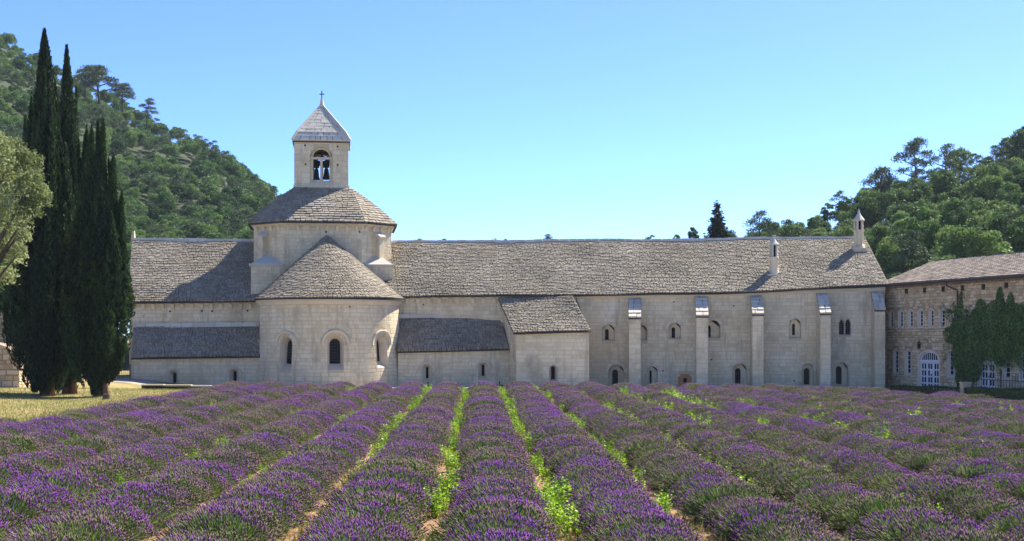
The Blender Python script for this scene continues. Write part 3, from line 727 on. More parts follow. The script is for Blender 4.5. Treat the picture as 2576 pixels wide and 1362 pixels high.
# bell tower
tow_c = drum_c + Vector((-0.14, 0, 0)); HT = 2.06
tq = [(-HT, -HT), (HT, -HT), (HT, HT), (-HT, HT)]
TZ0, TZ1 = 14.35, 18.12
for i in range(4):
    fr = Plane(L(*tq[i], c=tow_c), L(*tq[(i + 1) % 4], c=tow_c)); m = fr.len / 2
    o = mk_opening(m, 0.85, 14.86, 17.64)
    w = wall(st, fr, 0, fr.len, lambda u: TZ0, lambda u: TZ1, [o], church, M['mortar'], M['stone'] if i in (0, 1) else None, name='tower_wall', seed=70 + i, proud=0.005, gap=0.006, course=(0.34, 0.48))
    wn_ = window(fr, o, w, depth=0.26, w2=0.85, sill_rise=0.0, drop=0.0, pane=None, name='belfry_window', sill=0.1)
    f2 = Plane(fr.map(0, 0, -0.24).to_tuple(), fr.map(fr.len, 0, -0.24).to_tuple())
    lights = [mk_opening(m - 0.355, 0.262, 15.1, 16.72, 'flat'), mk_opening(m + 0.355, 0.262, 15.1, 16.72, 'flat'), mk_opening(m, 0.62, 16.9, 17.5, 'round', 0.6)]
    for dd, nm in ((0, 'tracery'), (-0.2, 'tracery')):
        f3 = Plane(f2.map(0, 0, dd).to_tuple(), f2.map(f2.len, 0, dd).to_tuple())
        wall(st, f3, m - 0.86, m + 0.86, lambda u: 14.8, lambda u: op_top(o, u) + .01, lights, wn_, M['stone'], None, name=nm)
    for q in lights: window(f2, q, wn_, depth=0.2, w2=q['w'], sill_rise=0, drop=0, pane=None, name='light')
    lint = MB(); lint.box(fr.map(m, 16.8, -0.2), 0.9, 0.09, 0.075, ax=fr.U, ay=fr.N); lint.build('lintel', M['plaster'], wn_)
    cl = MB(); cl.lathe(fr.map(m, 15.1, -0.2), [(.13, 0), (.13, .1), (.07, .2), (.065, 1.25), (.13, 1.5), (.14, 1.62)], 10); cl.build('column', M['plaster'], wn_, smooth_shade=True)
    band(church, fr, -0.1, fr.len + 0.1, TZ1 - 0.16, 0.2, 0.13, name='tower_cornice')
    band(church, fr, -0.05, fr.len + 0.05, TZ0 + 0.02, 0.2, 0.06, name='tower_plinth')
    if i == 0:
        for (x, y) in ((-1.24, 17.75), (1.24, 17.7), (-1.2, 16.3), (1.24, 16.3)):
            h_ = MB(); h_.box(fr.map(m + x, y, 0.01), 0.06, 0.02, 0.06, ax=fr.U, ay=fr.N); h_.build('beam_hole_shade', M['glass'], w)  # dark blocks in place of the shade inside the tower's beam holes
    def S(a, t, i=i):
        if t < 0.18: h = 2.2 + (1.84 - 2.2) * t / 0.18; z = TZ1 + 0.04 + 0.66 * t / 0.18
        else: h = 1.82 * (1 - (t - 0.18) / 0.82) + 0.02; z = TZ1 + 0.70 + (21.25 - TZ1 - 0.70) * (t - 0.18) / 0.82
        p, q = tq[i], tq[(i + 1) % 4]
        return L(p[0] / HT * h, p[1] / HT * h, z, tow_c).lerp(L(q[0] / HT * h, q[1] / HT * h, z, tow_c), a)
    roof(st, S, church, name='spire_face', seed=80 + i, asteps=2, expo=0.34, tw=(0.4, 0.75), thick=0.02, flat=0.12, kind='spire_stone', mat='capstone', eave=0.1)
    rib = MB()
    pts = [S(0, t) + UP * 0.02 for t in (0.0, 0.18, 0.6, 1.0)]
    rib.tube(pts, [0.1, 0.1, 0.09, 0.07], 5); rib.build('hip_rib', M['plaster'], church)
top = L(0, 0, 21.15, tow_c)
b = MB(); b.lathe(top, [(.2, -.1), (.17, .1), (.11, .4), (.08, .55), (.1, .6), (0, .62)], 10); b.build("spire_finial", M['plaster'], church, smooth_shade=True)
b = MB(); b.box(top + UP * 0.88, .035, .035, .32); b.box(top + UP * 0.93, .19, .036, .036); b.build("cross", M['iron'], church)
for (x, y, s) in ((-0.42, 0.1, 0.92), (0.36, -0.2, 1.0)):
    bell = empty("church_bell", L(x, y, 16.45, tow_c), "bronze bell in the tower opening, one nearer the %s" % ("cypress trees" if x < 0 else "long roof with chimneys"), "bell", "bells in the bell tower")
    b = MB(); b.lathe(L(x, y, 15.36, tow_c), [(0, .02), (.30 * s, 0), (.31 * s, .05), (.24 * s, .25), (.2 * s, .6), (.17 * s, .82), (.08 * s, .92), (0, .94)], 18); b.build("bell_body", M['bronze'], bell, smooth_shade=True)
    b = MB(); b.box(L(x, y, 16.62, tow_c), .34 * s, .1, .16, ax=e1, ay=out); b.box(L(x, y, 16.38, tow_c), .22, .05, .1, ax=e1, ay=out); b.box(L(x, y, 16.85, tow_c), .13, .1, .1, ax=e1, ay=out); b.build("yoke", M['oldwood'], bell)
b = MB()
for (x0, z0, x1, z1, y) in ((-1.9, 16.78, 1.9, 16.78, 0), (-.75, 16.85, 0, 17.2, 0), (.75, 16.85, 0, 17.2, 0), (0, 16.8, 0, 17.6, 0), (-1.2, 17.45, 1.2, 17.45, 0.3)):
    d = (L(x1, y, z1, tow_c) - L(x0, y, z0, tow_c)); b.tube([L(x0, y, z0, tow_c), L(x1, y, z1, tow_c)], 0.09, 4)
b.build("bell_frame", M['oldwood'], church)
st.finish()

# ---------------------------------------------------------------- long monastery wing
wing = empty("monastery_wing", (10, 99, -0.6), "long pale stone monastery wing with buttresses, arched windows and grey stone roof", "monastery")
sw = Store(wing)
pw = Plane((PX(1003, 100), 100), (PX(2226, 97), 97))
wy = lambda px: 100 - 3 * (px - 1003) / (2226 - 1003)
tops = [(pw.hit(x, y)[0], pw.hit(x, y)[1]) for x, y in ((1003, 747), (1450, 744), (1823, 738), (2226, 724))]
def wtop(u):
    for (a, za), (c, zc) in zip(tops[:-1], tops[1:]):
        if u <= c: return za + (zc - za) * (u - a) / (c - a)
    return tops[-1][1]
def op2(l, r_, t, s, kind='round', **k):
    o = opening(pw, l, r_, t, s, kind); o.update(k); o['margin'] = 0.0; return o
wins = [op2(1514, 1546.6, 817, 857, inn=(1522, 1531.4, 828, 857), ring=0.2), op2(1598, 1628, 818, 856, inn=(1604, 1612, 828, 855)), op2(1682, 1713, 812, 852.5, inn=(1689.5, 1698.5, 823.6, 852), ring=0.22),
        op2(1776, 1812, 806, 850.5, inn=(1778, 1788, 819, 849), ring=0.2), op2(1985, 2015, 802, 851, inn=(1992.6, 2000, 814.4, 844), ring=0.15),
        op2(2110.6, 2123.4, 804, 843.6, 'pointed', w2=0.17), op2(2126.6, 2140, 803, 843.6, 'pointed', w2=0.17),
        op2(1530.7, 1570, 917.7, 972, inn=(1539.8, 1554.7, 930, 971), ring=0.2), op2(1627.7, 1654, 922, 969, inn=(1634, 1639.7, 932, 967), ring=0.2), op2(1842.7, 1879.6, 915, 971, inn=(1849, 1863.7, 926.5, 970), ring=0.2),
        op2(2016.7, 2046.6, 914, 970, inn=(2022, 2037, 926, 968), ring=0.2), op2(2098, 2134, 912, 970, inn=(2102.7, 2117.5, 921.5, 967), ring=0.2)]
door = op2(1706, 1740, 941.7, 975.5, 'flat')
wallw = wall(sw, pw, 0, pw.len, lambda u: BASE, wtop, wins + [door], wing, M['mortar'], M['stone'], seed=100, course=(0.22, 0.34))
for o in wins:
    if 'inn' in o: recessed(pw, o, wallw, o['inn'], ring=o.get('ring', 0))
    else: window(pw, o, wallw, depth=0.25, w2=o['w2'], sill_rise=0.06, drop=0.02, lattice=0.14)
band(wing, pw, 0, pw.len, lambda u: wtop(u) - 0.22, 0.24, 0.2)
corbels(wallw, pw, [pw.hit(x, 757)[0] for x in (1025, 1052, 1080, 1107, 1135, 1163, 1190, 1216, 1243)], PZ(758, 100))
for q in ((1065, 767), (1668, 933), (1846, 770), (1695, 760), (1998, 958), (1790, 905)): putlog_shade(wallw, pw, *q, s=0.05)
# small wooden door with stepped head
dr = MB(); uc, w_ = door['uc'], door['w']
n = 5
dw = MB(); dw.face([pw.map(uc - w_, door['v0'], -.1), pw.map(uc + w_, door['v0'], -.1), pw.map(uc + w_, door['vt'], -.1), pw.map(uc - w_, door['vt'], -.1)])
dd = dw.build('door', M['brownwood'], wing)
for i in range(n):
    a, c = uc - w_ + 2 * w_ * i / n, uc - w_ + 2 * w_ * (i + 1) / n
    pk = MB(); pk.hexa([pw.map(a + .006, door['v0'], -.098), pw.map(c - .006, door['v0'], -.098), pw.map(c - .006, door['v0'], -.05), pw.map(a + .006, door['v0'], -.05)],
                       [pw.map(a + .006, door['vt'], -.098), pw.map(c - .006, door['vt'], -.098), pw.map(c - .006, door['vt'], -.05), pw.map(a + .006, door['vt'], -.05)], random.uniform(-1, 1))
    pk.build('door_plank', M['brownwood'], dd)
for sx in (-1, 1):
    pk = MB(); pk.box(pw.map(uc + sx * (w_ - .07), door['vt'] - .08, -.02), .08, .05, .09, ax=pw.U, ay=pw.N); pk.build('corner_stone', M['plaster'], dd)
pk = MB(); pk.box(pw.map(uc, door['v0'] + .55 * 2 * w_ + .0, -.04), .13, .03, .15, ax=pw.U, ay=pw.N); pk.build('door_window', M['glass'], dd)
# buttresses
def buttress(l, r_, ytop, ybot, d, seed):
    ff = Plane(pw.map(0, 0, d).to_tuple(), pw.map(pw.len, 0, d).to_tuple())
    u0, _ = ff.hit(l, 900); u1, _ = ff.hit(r_, 900); zb = ff.hit((l + r_) / 2, ybot)[1]; zt2 = pw.hit((l + r_) / 2 - 10, ytop)[1]
    B0 = wall(sw, ff, u0, u1, lambda u: BASE, lambda u: zb, [], wing, M['mortar'], M['stone'], name='buttress', seed=seed, course=(0.3, 0.42), width=(0.35, 0.7))
    for (p, q) in ((pw.map(u0, 0), ff.map(u0, 0)), (ff.map(u1, 0), pw.map(u1, 0))):
        fs = Plane(p.to_tuple(), q.to_tuple()); left = p == pw.map(u0, 0)
        tf = (lambda u: zt2 + (zb - zt2) * u / d) if left else (lambda u: zb + (zt2 - zb) * u / d)
        wall(sw, fs, 0, d, lambda u: BASE, tf, [], B0, M['mortar'], M['stone'] if left else None, name='side_face', seed=seed + 5, width=(0.4, 0.9))
    S = lambda a, t: ff.map(u0 - .04 + (u1 - u0 + .08) * a, zb, .06).lerp(pw.map(u0 - .04 + (u1 - u0 + .08) * a, zt2, 0.02), t)
    roof(sw, S, B0, name='buttress_cap', expo=0.45, tw=(0.35, 0.7), thick=0.07, kind='cap_stone', mat='capstone', asteps=1, seed=seed + 9, flat=0.3)
buttress(1582.5, 1612, 748.7, 798.5, 1.9, 130)
buttress(1752, 1781.5, 744.8, 794.5, 1.9, 150)
buttress(1893, 1921, 743, 790, 1.8, 170)
buttress(2063.5, 2090, 736, 788, 1.9, 190)
buttress(2201, 2227, 731, 779, 1.5, 210)
# low lean-to between apse and chapel, then the projecting chapel
fr_r, w_r = lean_to(wing, sw, 1001, 1284, 97.6, (1000, 884), (1281, 877), (1000, 796), (1254, 791),
                    [dict(box=(1062, 1085.7, 918, 956.4), w2=0.09), dict(box=(1203.6, 1226, 913, 950.6), w2=0.1)], 230)
CY = 95.3
cf = Plane((PX(1298, CY), CY), (PX(1482, CY), CY)); bl, br = Vector((PX(1263, 99.9), 99.9, 0)), Vector((PX(1449, 98.6), 98.6, 0))
co = opening(cf, 1381, 1402, 918.5, 962); co['margin'] = 0
zl, zrr = PZ(841, CY), PZ(836, CY)
cw = wall(sw, cf, 0, cf.len, lambda u: BASE, lambda u: zl + (zrr - zl) * u / cf.len, [co], wing, M['mortar'], M['stone'], name='chapel_wall', seed=250)
cwin = window(cf, co, cw, depth=0.5, w2=0.13, sill_rise=0.2, drop=0.12, ring=0.18, sill=0.05)
ztop = PZ(749, 99.9)
for (p, q, nm, left) in ((bl, cf.map(0, 0), 'chapel_side', True), (cf.map(cf.len, 0), br, 'chapel_side', False)):
    fs = Plane(p.to_tuple(), q.to_tuple()); d = fs.len
    tf = (lambda u, d=d: ztop + (zl - ztop) * u / d) if left else (lambda u, d=d: zrr + (ztop - zrr) * u / d)
    wall(sw, fs, 0, d, lambda u: BASE, tf, [], wing, M['mortar'], M['stone'] if left else None, name=nm, seed=260, width=(0.4, 0.9))
E3 = polyline([P(1291.5, 837, CY - .3), P(1486.5, 831, CY - .3)]); R3 = polyline([P(1251, 746.5, 99.55), P(1441, 745, 98.3)])
roof(sw, lambda a, t: E3(a).lerp(R3(a), t), wing, name='chapel_roof', seed=270)
# main roof
E4 = polyline([P(1003, 744.5, 99.6), P(1450, 741, 98.45), P(1823, 735.5, 97.55), P(2236, 716, 96.55)])
R4 = polyline([P(985, 611, 105.6), P(1240, 608.5, 105.0), P(1700, 605.5, 104.1), P(2177, 598.5, 103.0)])
sag = lambda a: 0.03 * math.sin(a * 17 + 1) + 0.015 * math.sin(a * 43) + 0.008 * math.sin(a * 91 + 2)
Sw = lambda a, t: E4(a).lerp(R4(a), t) + UP * (sag(a) * t + sag(1.3 - a) * .5 * (1 - t))
roof(sw, Sw, wing, seed=280, asteps=60, expo=0.205, tw=(0.16, 0.36), flat=0.8)
ridge_row(wing, polyline([R4(i / 60) + UP * sag(i / 60) for i in range(61)]), seed=281)
b = MB()
be = [Vector((R4(i / 10).x, R4(i / 10).y + 6.2, E4(i / 10).z)) for i in range(11)]
for i in range(10): b.face([R4(i / 10), R4((i + 1) / 10), be[i + 1], be[i]])
b.build("rear_roof", M['lauze'], wing)
b = MB(); q = pw.map(pw.len, 0)
b.face([be[0] - UP * 7, be[0], be[-1], be[-1] - UP * 9]); ge = Vector((R4(1).x, R4(1).y, 0))
b.face([Vector((q.x, q.y, BASE)), Vector((q.x, q.y, wtop(pw.len))), R4(1) - UP * .1, be[-1], Vector((be[-1].x, be[-1].y, BASE))])
b.build("end_wall", M['stone'], wing)
# two chimneys with open lanterns
def chimney(px, Y, ys, wb, ws, square, tip):
    """ys: rows of base foot, base head, shaft head, column head, cone tip."""
    zz = [PZ(y, Y) for y in ys]; X = PX(px, Y); c = Vector((X, Y, 0))
    b = MB(); b.box(c + UP * (zz[1] + zz[0] - 1.6) / 2, wb / 2, wb / 2, (zz[1] - zz[0] + 1.6) / 2); b.box(c + UP * (zz[1] + .03), wb / 2 + .07, wb / 2 + .07, .06)
    ch = b.build("chimney", M['stone'], wing)
    b = MB(); r0 = ws / 2
    b.lathe(c + UP * zz[1], [(wb * .5, .0), (r0 * 1.25, .2), (r0, .4), (r0 * .97, zz[2] - zz[1] - .05), (r0 * 1.12, zz[2] - zz[1]), (r0 * 1.12, zz[2] - zz[1] + .1), (0, zz[2] - zz[1] + .1)], 8 if square else 14, a0=math.pi / 8, a1=math.pi / 8 + 2 * math.pi)
    b.build("shaft", M['stone'], ch, smooth_shade=not square)
    for i in range(5):
        w = 2 * math.pi * i / 5 + 0.35
        k = MB(); k.lathe(c + Vector((math.cos(w) * r0 * .78, math.sin(w) * r0 * .78, zz[2] + .09)), [(.085, 0), (.08, zz[3] - zz[2] - .09)], 6); k.build("lantern_post", M['plaster'], ch)
    k = MB(); k.lathe(c + UP * (zz[2] + .1), [(r0 * .42, 0), (r0 * .42, zz[3] - zz[2] - .1)], 8); k.build("flue", M['glass'], ch)
    b = MB(); hh = zz[4] - zz[3]
    b.lathe(c + UP * zz[3], [(0, 0), (r0 * 1.15, 0), (r0 * 1.2, .07), (r0 * .62, hh * .38), (r0 * .28, hh * .62), (.06, hh * .85), (tip, hh * .9), (tip, hh), (0, hh)], 12); b.build("cone_cap", M['capstone'], ch, smooth_shade=False)
chimney(1947, 99.4, (714, 694, 650, 617.6, 592), 0.98, 0.66, False, 0.13)
chimney(2160.5, 101.6, (652, 628, 582.5, 556.6, 526), 1.05, 0.76, True, 0.03)
sw.finish()
# ---------------------------------------------------------------- guest house with clay tile roof, standing end-on to the wing
guest = empty("guest_house", (29, 91, -0.6), "two-storey rubble stone guest house with clay tile roof, slit windows and white glazed doors", "house")
sg = Store(guest)
gA = Vector((27.25, 97.35, 0)) - Vector((0.276, -0.961, 0)) * 0.0; gd = Vector((0.276, -0.961, 0)).normalized()
pg = Plane(gA.to_tuple(), (gA + gd * 22).to_tuple()); GT = 6.52
C8 = lambda x, y: (2135.8 + x * 0.3556, 534.6 + y * 0.3556)
def gop(l, r_, v0, vt, kind='seg', **k):
    u0, u1 = pg.hit(2135.8 + l * .3556, 850)[0], pg.hit(2135.8 + r_ * .3556, 850)[0]
    o = mk_opening((u0 + u1) / 2, (u1 - u0) / 2, v0, vt, kind, k.pop('rise', None)); o['margin'] = 0.15; o.update(k); return o
up = [gop(l, r_, 3.72, 4.92, rise=0.12) for l, r_ in ((286, 315), (351, 383), (420, 453), (490, 524), (567, 600), (643, 680), (722, 757), (806, 845), (893, 935), (982, 1026), (1078, 1125), (1183, 1232))]
lowr = [gop(l, r_, 0.42, 2.12, rise=0.14) for l, r_ in ((316, 350), (400, 438), (699, 742), (1093, 1143), (1209, 1260))]
du = [gop(497, 636, BASE, 2.02, 'round', rise=0.62), gop(926, 1031, BASE, 1.95, 'round', rise=0.5)]
for i in range(8): up.append(mk_opening(15.6 + 1.05 * i, 0.27, 3.72, 4.92, 'seg', 0.12)); up[-1]['margin'] = 0.15
gw = wall(sg, pg, -1.3, 22, lambda u: BASE, lambda u: GT, up + lowr + du, guest, M['rubble_bed'], M['rubble'], name='wall', kind='wall_stone', course=(0.13, 0.27), width=(0.18, 0.5), proud=0.022, gap=0.014, rough=0.03, seed=300)
def surround(o, w, t=0.09):
    a, c = outline(o), outline(o, o['w'] + t, o['v0'] - (t if o['v0'] > 0 else 0), o['vs'], o['r'] + t)
    b = MB()
    for i in range(len(a) - 1):
        for k in range(1): b.hexa([pg.map(*a[i], -.01), pg.map(*a[i + 1], -.01), pg.map(*c[i + 1], -.01), pg.map(*c[i], -.01)], [pg.map(*a[i], .028), pg.map(*a[i + 1], .028), pg.map(*c[i + 1], .028), pg.map(*c[i], .028)], random.uniform(-.6, .6))
    if o['v0'] > 0: b.hexa([pg.map(*a[0], -.01), pg.map(*a[-1], -.01), pg.map(*c[-1], -.01), pg.map(*c[0], -.01)], [pg.map(*a[0], .034), pg.map(*a[-1], .034), pg.map(*c[-1], .034), pg.map(*c[0], .034)])
    b.build('surround', M['plaster'], w)
def bar(b, u0, v0, u1, v1, n, wd=0.025, th=0.02):
    c = (pg.map(u0, v0, n) + pg.map(u1, v1, n)) / 2; d = pg.map(u1, v1, n) - pg.map(u0, v0, n)
    if d.length < .01: return
    a = d.normalized(); b.box(c, d.length / 2, th, wd, ax=a, ay=pg.N, az=a.cross(pg.N))
for o in up + lowr:
    tall = o in lowr
    w = window(pg, o, gw, depth=0.17, w2=o['w'] * 0.85, sill_rise=0.06, drop=0.06)
    surround(o, w)
    if pg.hit(2576, 850)[0] < o['uc'] - 1: continue
    fr_ = MB(); w2 = o['w'] * .85; v0, v1 = o['v0'] + .06, o['vt'] - .07
    for x in (-w2 + .02, w2 - .02): bar(fr_, o['uc'] + x, v0, o['uc'] + x, v1, -.145, .02)
    nb = 5 if tall else 4
    for i in range(nb + 1): v = v0 + .02 + (v1 - v0 - .04) * i / nb; bar(fr_, o['uc'] - w2, v, o['uc'] + w2, v, -.145, .014)
    fr_.build('window_frame', M['white'], w)
for k, o in enumerate(du):
    w = window(pg, o, gw, depth=0.14, w2=o['w'] * .97, sill_rise=0.0, drop=0.03, name='glazed_door')
    surround(o, w, 0.16)
    w2 = o['w'] * .96; n0 = -.11; tr = o['vs'] - .02
    f_ = MB(); nf = 9
    for i in range(nf + 1):
        x = -w2 + 2 * w2 * i / nf; tpv = o['vs'] + arch(o, x / o['w'] * .98) - .03
        bar(f_, o['uc'] + x, tr, o['uc'] + x, max(tpv, tr + .03), n0, .022)
    for i in range(12):
        a0, a1 = math.pi * i / 12, math.pi * (i + 1) / 12
        bar(f_, o['uc'] - w2 * math.cos(a0), o['vs'] + o['r'] * .95 * math.sin(a0), o['uc'] - w2 * math.cos(a1), o['vs'] + o['r'] * .95 * math.sin(a1), n0, .045)
    bar(f_, o['uc'] - w2, tr, o['uc'] + w2, tr, n0 + .03, .07, .04)
    f_.build('fanlight', M['white'], w)
    nl = 3 if k == 0 else 2
    for j in range(nl):
        a, c = o['uc'] - w2 + 2 * w2 * j / nl, o['uc'] - w2 + 2 * w2 * (j + 1) / nl
        lf = MB(); zb, ztp = BASE + .02, tr - .08
        for x in (a + .05, c - .05): bar(lf, x, zb, x, ztp, n0, .055)
        bar(lf, (a + c) / 2, zb, (a + c) / 2, ztp, n0, .03)
        for i in range(5): v = zb + .05 + (ztp - zb - .1) * i / 4; bar(lf, a, v, c, v, n0, .05)
        lf.build('door_leaf', M['white'], w)
    if k == 0:
        nt = MB(); u, v = pg.hit(2340, 936.5); nt.box(pg.map(u, v, -.08), .09, .005, .14, ax=pg.U, ay=pg.N); nt.build('notice', M['paper'], w)
# eaves: rows of clay tile ends, gutter, pipes
gr = random.Random(5)
for row in range(2):
    g = MB()
    for i in range(110):
        u = -0.3 + 0.2 * i + 0.1 * row; g.box(pg.map(u, GT + .06 + row * .1, .05 + .12 * row), 0.075, .12, .035, ax=pg.U, ay=pg.N, tone=gr.uniform(-1, 1))
    g.build('eave_tile_row', M['canal'], guest, kind='stuff')
    band(guest, pg, -.3, 22, GT - .06 + .1 * row + .055, .045, .16 + .12 * row, name='eave_course', mat='rubble_bed')
EG = lambda a: pg.map(-0.95 + a * 22.9, 6.78, 0.52); RG = lambda a: pg.map(-2.3 + a * 24.2, 8.62, -5.0)
SG = lambda a, t: EG(a).lerp(RG(a), t)
b = MB()
for i in range(12):
    b.face([SG(i / 12, 0) - UP * .1, SG((i + 1) / 12, 0) - UP * .1, SG((i + 1) / 12, 1) - UP * .1, SG(i / 12, 1) - UP * .1])
groof = b.build('roof', M['underlay'], guest)
NG = (SG(1, 0) - SG(0, 0)).cross(SG(0, 1) - SG(0, 0)).normalized(); NG = NG if NG.z > 0 else -NG
UG = (SG(1, 0) - SG(0, 0)).normalized()
ncol = 112; nrow = 15
for i in range(ncol):
    for j in range(nrow):
        a = (i + .5) / ncol; t0 = j / nrow; t1 = min(1, (j + 1.25) / nrow)
        for kind_, sgn, offs in (('cover', 1, 0.0), ('pan', -1, .5)):
            aa = a + offs / ncol + gr.uniform(-.05, .05) / ncol
            vs = []; n_ = 4
            for (t, r0, lf) in ((t0, .092, .045), (t1, .075, .012)):
                for q in range(n_ + 1):
                    w = math.pi * q / n_; dj = gr.uniform(-.004, .004)
                    c = SG(aa, t + (gr.uniform(-.08, .08) / nrow if t == t0 and q == 0 else 0))
                    if sgn > 0: vs.append(c + UG * (-r0 * math.cos(w)) + NG * (r0 * .85 * math.sin(w) + lf + dj))
                    else: vs.append(c + UG * (-r0 * math.cos(w)) + NG * (.03 + lf - r0 * .6 * math.sin(w) + dj))
            fs = [(q, q + 1, q + 1 + n_ + 1, q + n_ + 1) for q in range(n_)]
            sg.put('roof_tile', groof, vs, fs, gr.uniform(-1, 1), M['canal'], proj_area([vs[0], vs[n_], vs[2 * n_ + 1], vs[n_ + 1]]) if sgn > 0 else 0)
ridge_row(groof, lambda a: RG(a), step=0.42, hw=0.13, h=0.13, name='ridge_tile', mat='canal', seed=9)
b = MB(); b.face([RG(0), RG(1), pg.map(22, 6.7, -10.2), pg.map(-3.4, 6.7, -10.2)]); b.build("rear_roof", M['canal'], guest)
b = MB(); b.face([RG(0) - UP * .05, pg.map(-3.4, 6.7, -10.2), pg.map(-3.4, BASE, -10.2), pg.map(-1.3, BASE, -.05), pg.map(-1.3, 6.6, -.05)]); b.build("end_wall", M['rubble'], guest)
b = MB(); b.face([pg.map(21.99, BASE, 0), pg.map(21.99, 6.55, 0), RG(1) - UP * .05, pg.map(21.99, 6.6, -10.2), pg.map(21.99, BASE, -10.2)]); b.face([pg.map(-3.4, BASE, -10.2), pg.map(-3.4, 6.7, -10.2), pg.map(22, 6.7, -10.2), pg.map(22, BASE, -10.2)]); b.build("far_wall", M['rubble'], guest)
b = MB(); b.tube([pg.map(-.9, 6.72, .58), pg.map(22, 6.72, .58)], .075, 6); b.build("gutter", M['pipe'], guest)
def pipe(pl, py, v_end):
    u, v = pg.hit(pl[0], py); u2 = pg.hit(pl[1], 800)[0]
    b = MB(); b.tube([pg.map(u, 6.68, .56), pg.map(u, 6.45, .56), pg.map(u2, 6.12, .12), pg.map(u2, 5.9, .1), pg.map(u2, v_end, .1)], .055, 7)
    d = b.build("drainpipe", M['pipe'], guest)
    for z in (4.6, 2.9, 1.2):
        k = MB(); k.box(pg.map(u2, z, .06), .075, .06, .025, ax=pg.U, ay=pg.N); k.build('pipe_clip', M['pipe'], d)
pipe((2217, 2229), 727, BASE)
pipe((2399, 2412), 714, BASE)
for x in (415, 545, 675, 812, 960, 1122):
    u, v = pg.hit(*C8(x, 560)); k = MB(); k.box(pg.map(u, 6.25, .1), .06, .1, .17, ax=pg.U, ay=pg.N); k.build('eave_bracket', M['oldwood'], guest)
sg.finish()

# lantern on an iron bracket over the arched door
u, v = pg.hit(*C8(560, 897)); ln = empty("wall_lantern", pg.map(u, v), "black iron lantern hanging from a bracket above the arched white door", "lantern")
b = MB(); b.tube([pg.map(u, v, 0), pg.map(u, v, .75)], .016, 5); b.tube([pg.map(u, v - .25, 0), pg.map(u, v, .3)], .012, 5); b.tube([pg.map(u, v, .72), pg.map(u, v - .12, .72)], .008, 4); b.box(pg.map(u, v - .05, .015), .04, .015, .14, ax=pg.U, ay=pg.N); b.build("bracket", M['iron'], ln)
c = pg.map(u, v, .72)
b = MB(); b.lathe(c + UP * -.12, [(0, 0), (.04, -.03), (.15, -.16), (.15, -.18), (0, -.18)], 6); b.build("lantern_roof", M['iron'], ln)
b = MB()
for i in range(6):
    w = math.pi * i / 3; d = Vector((math.cos(w), math.sin(w), 0)); b.tube([c + UP * -.3 + d * .13, c + UP * -.62 + d * .09], .012, 4)
b.lathe(c + UP * -.62, [(0, 0), (.1, 0), (.1, -.04), (0, -.06)], 6); b.build("lantern_frame", M['iron'], ln)
b = MB(); b.lathe(c + UP * -.61, [(.08, 0), (.115, .3)], 6); b.build("lantern_glass", M['glass'], ln)

# ---------------------------------------------------------------- ledges, crosses, fence, gate, walls
led = empty("low_ledge", (0, 77.6, 0), "long low pale stone ledge behind the ends of the lavender rows", "low wall")
b = MB(); x = PX(356, 77.6); r5 = random.Random(3)
xe = PX(1492, 77.6)
lz = lambda q: .06 + .2 * (1 - smooth((q - x0_) / 9)); x0_ = x
for i in range(24):
    q0, q1 = x + (xe - x) * i / 24, x + (xe - x) * (i + 1) / 24
    b.hexa([Vector((q0, 77.6, -.6)), Vector((q1, 77.6, -.6)), Vector((q1, 77.9, -.6)), Vector((q0, 77.9, -.6))], [Vector((q0, 77.6, lz(q0) - .045)), Vector((q1, 77.6, lz(q1) - .045)), Vector((q1, 77.9, lz(q1) - .045)), Vector((q0, 77.9, lz(q0) - .045))]); b.build("ledge_wall", M['rubble'], led)
while x < xe - .2:
    e = min(xe, x + r5.uniform(1.1, 1.9)); b = MB(); b.box(((x + e) / 2, 77.73 + r5.uniform(-.02, .02), lz((x + e) / 2)), (e - x) / 2 - .01, 0.22, 0.045, tone=r5.uniform(-1, 1)); b.build("coping_stone", M['plaster'], led); x = e
for (px, top_, wd, Y, lab) in ((1077, 959.5, 9, 79.6, "dark iron grave cross with stub arms before the first slit window past the apse"), (1152, 961, 6.5, 80.2, "small dark iron grave cross midway along the low lean-to wall"), (1257, 957.5, 9.5, 79.4, "taller dark iron grave cross beside the corner of the projecting chapel")):
    z = PZ(top_, Y); X = PX(px, Y); h = z + .45
    o = MB(); o.box((X, Y, -.5 + h / 2), .035, .035, h / 2); o.box((X, Y, z - .28), wd / F * Y, .036, .036)
    tag(o.build("grave_cross", M['iron']), lab, "cross", "iron crosses in front of the lean-to")
# iron railing with spikes, stone pier in the hedge
hx0, hy0, hx1, hy1 = PX(2250, 87), 87.0, 30.5, 66.0
hl = lambda a: Vector((hx0 + (hx1 - hx0) * a, hy0 + (hy1 - hy0) * a, 0))
def hpos(px):
    lo, hi = 0.0, 1.0
    for _ in range(40):
        m = (lo + hi) / 2; p = hl(m)
        if CX + F * p.x / p.y < px: lo = m
        else: hi = m
    return hl(lo), lo
pp, pa = hpos(2429)
pr_ = empty("stone_pier", (pp.x, pp.y, -.6), "square grey stone pier breaking the clipped hedge", "pier")
b = MB(); b.box((pp.x, pp.y, -.2), .25, .28, .5); b.build("pier_shaft", M['lauze'], pr_)
b = MB(); b.box((pp.x, pp.y, .34), .29, .32, .04); b.build("pier_cap", M['lauze'], pr_)
fn = empty("iron_railing", (pp.x + 1, pp.y + .5, -.6), "black iron railing with spiked bars behind the clipped hedge", "railing")
fd = (hl(1) - hl(0)).normalized(); fo = Vector((-fd.y, fd.x, 0)) * 0.55
if fo.y < 0: fo = -fo
fA = pp + fo + fd * .2; fL = (hl(1) - pp).length
for z in (-.25, .55):
    b = MB(); b.tube([fA + UP * z, fA + fd * fL + UP * z], .02, 4); b.build("rail", M['iron'], fn)
x = 0.05; i = 0
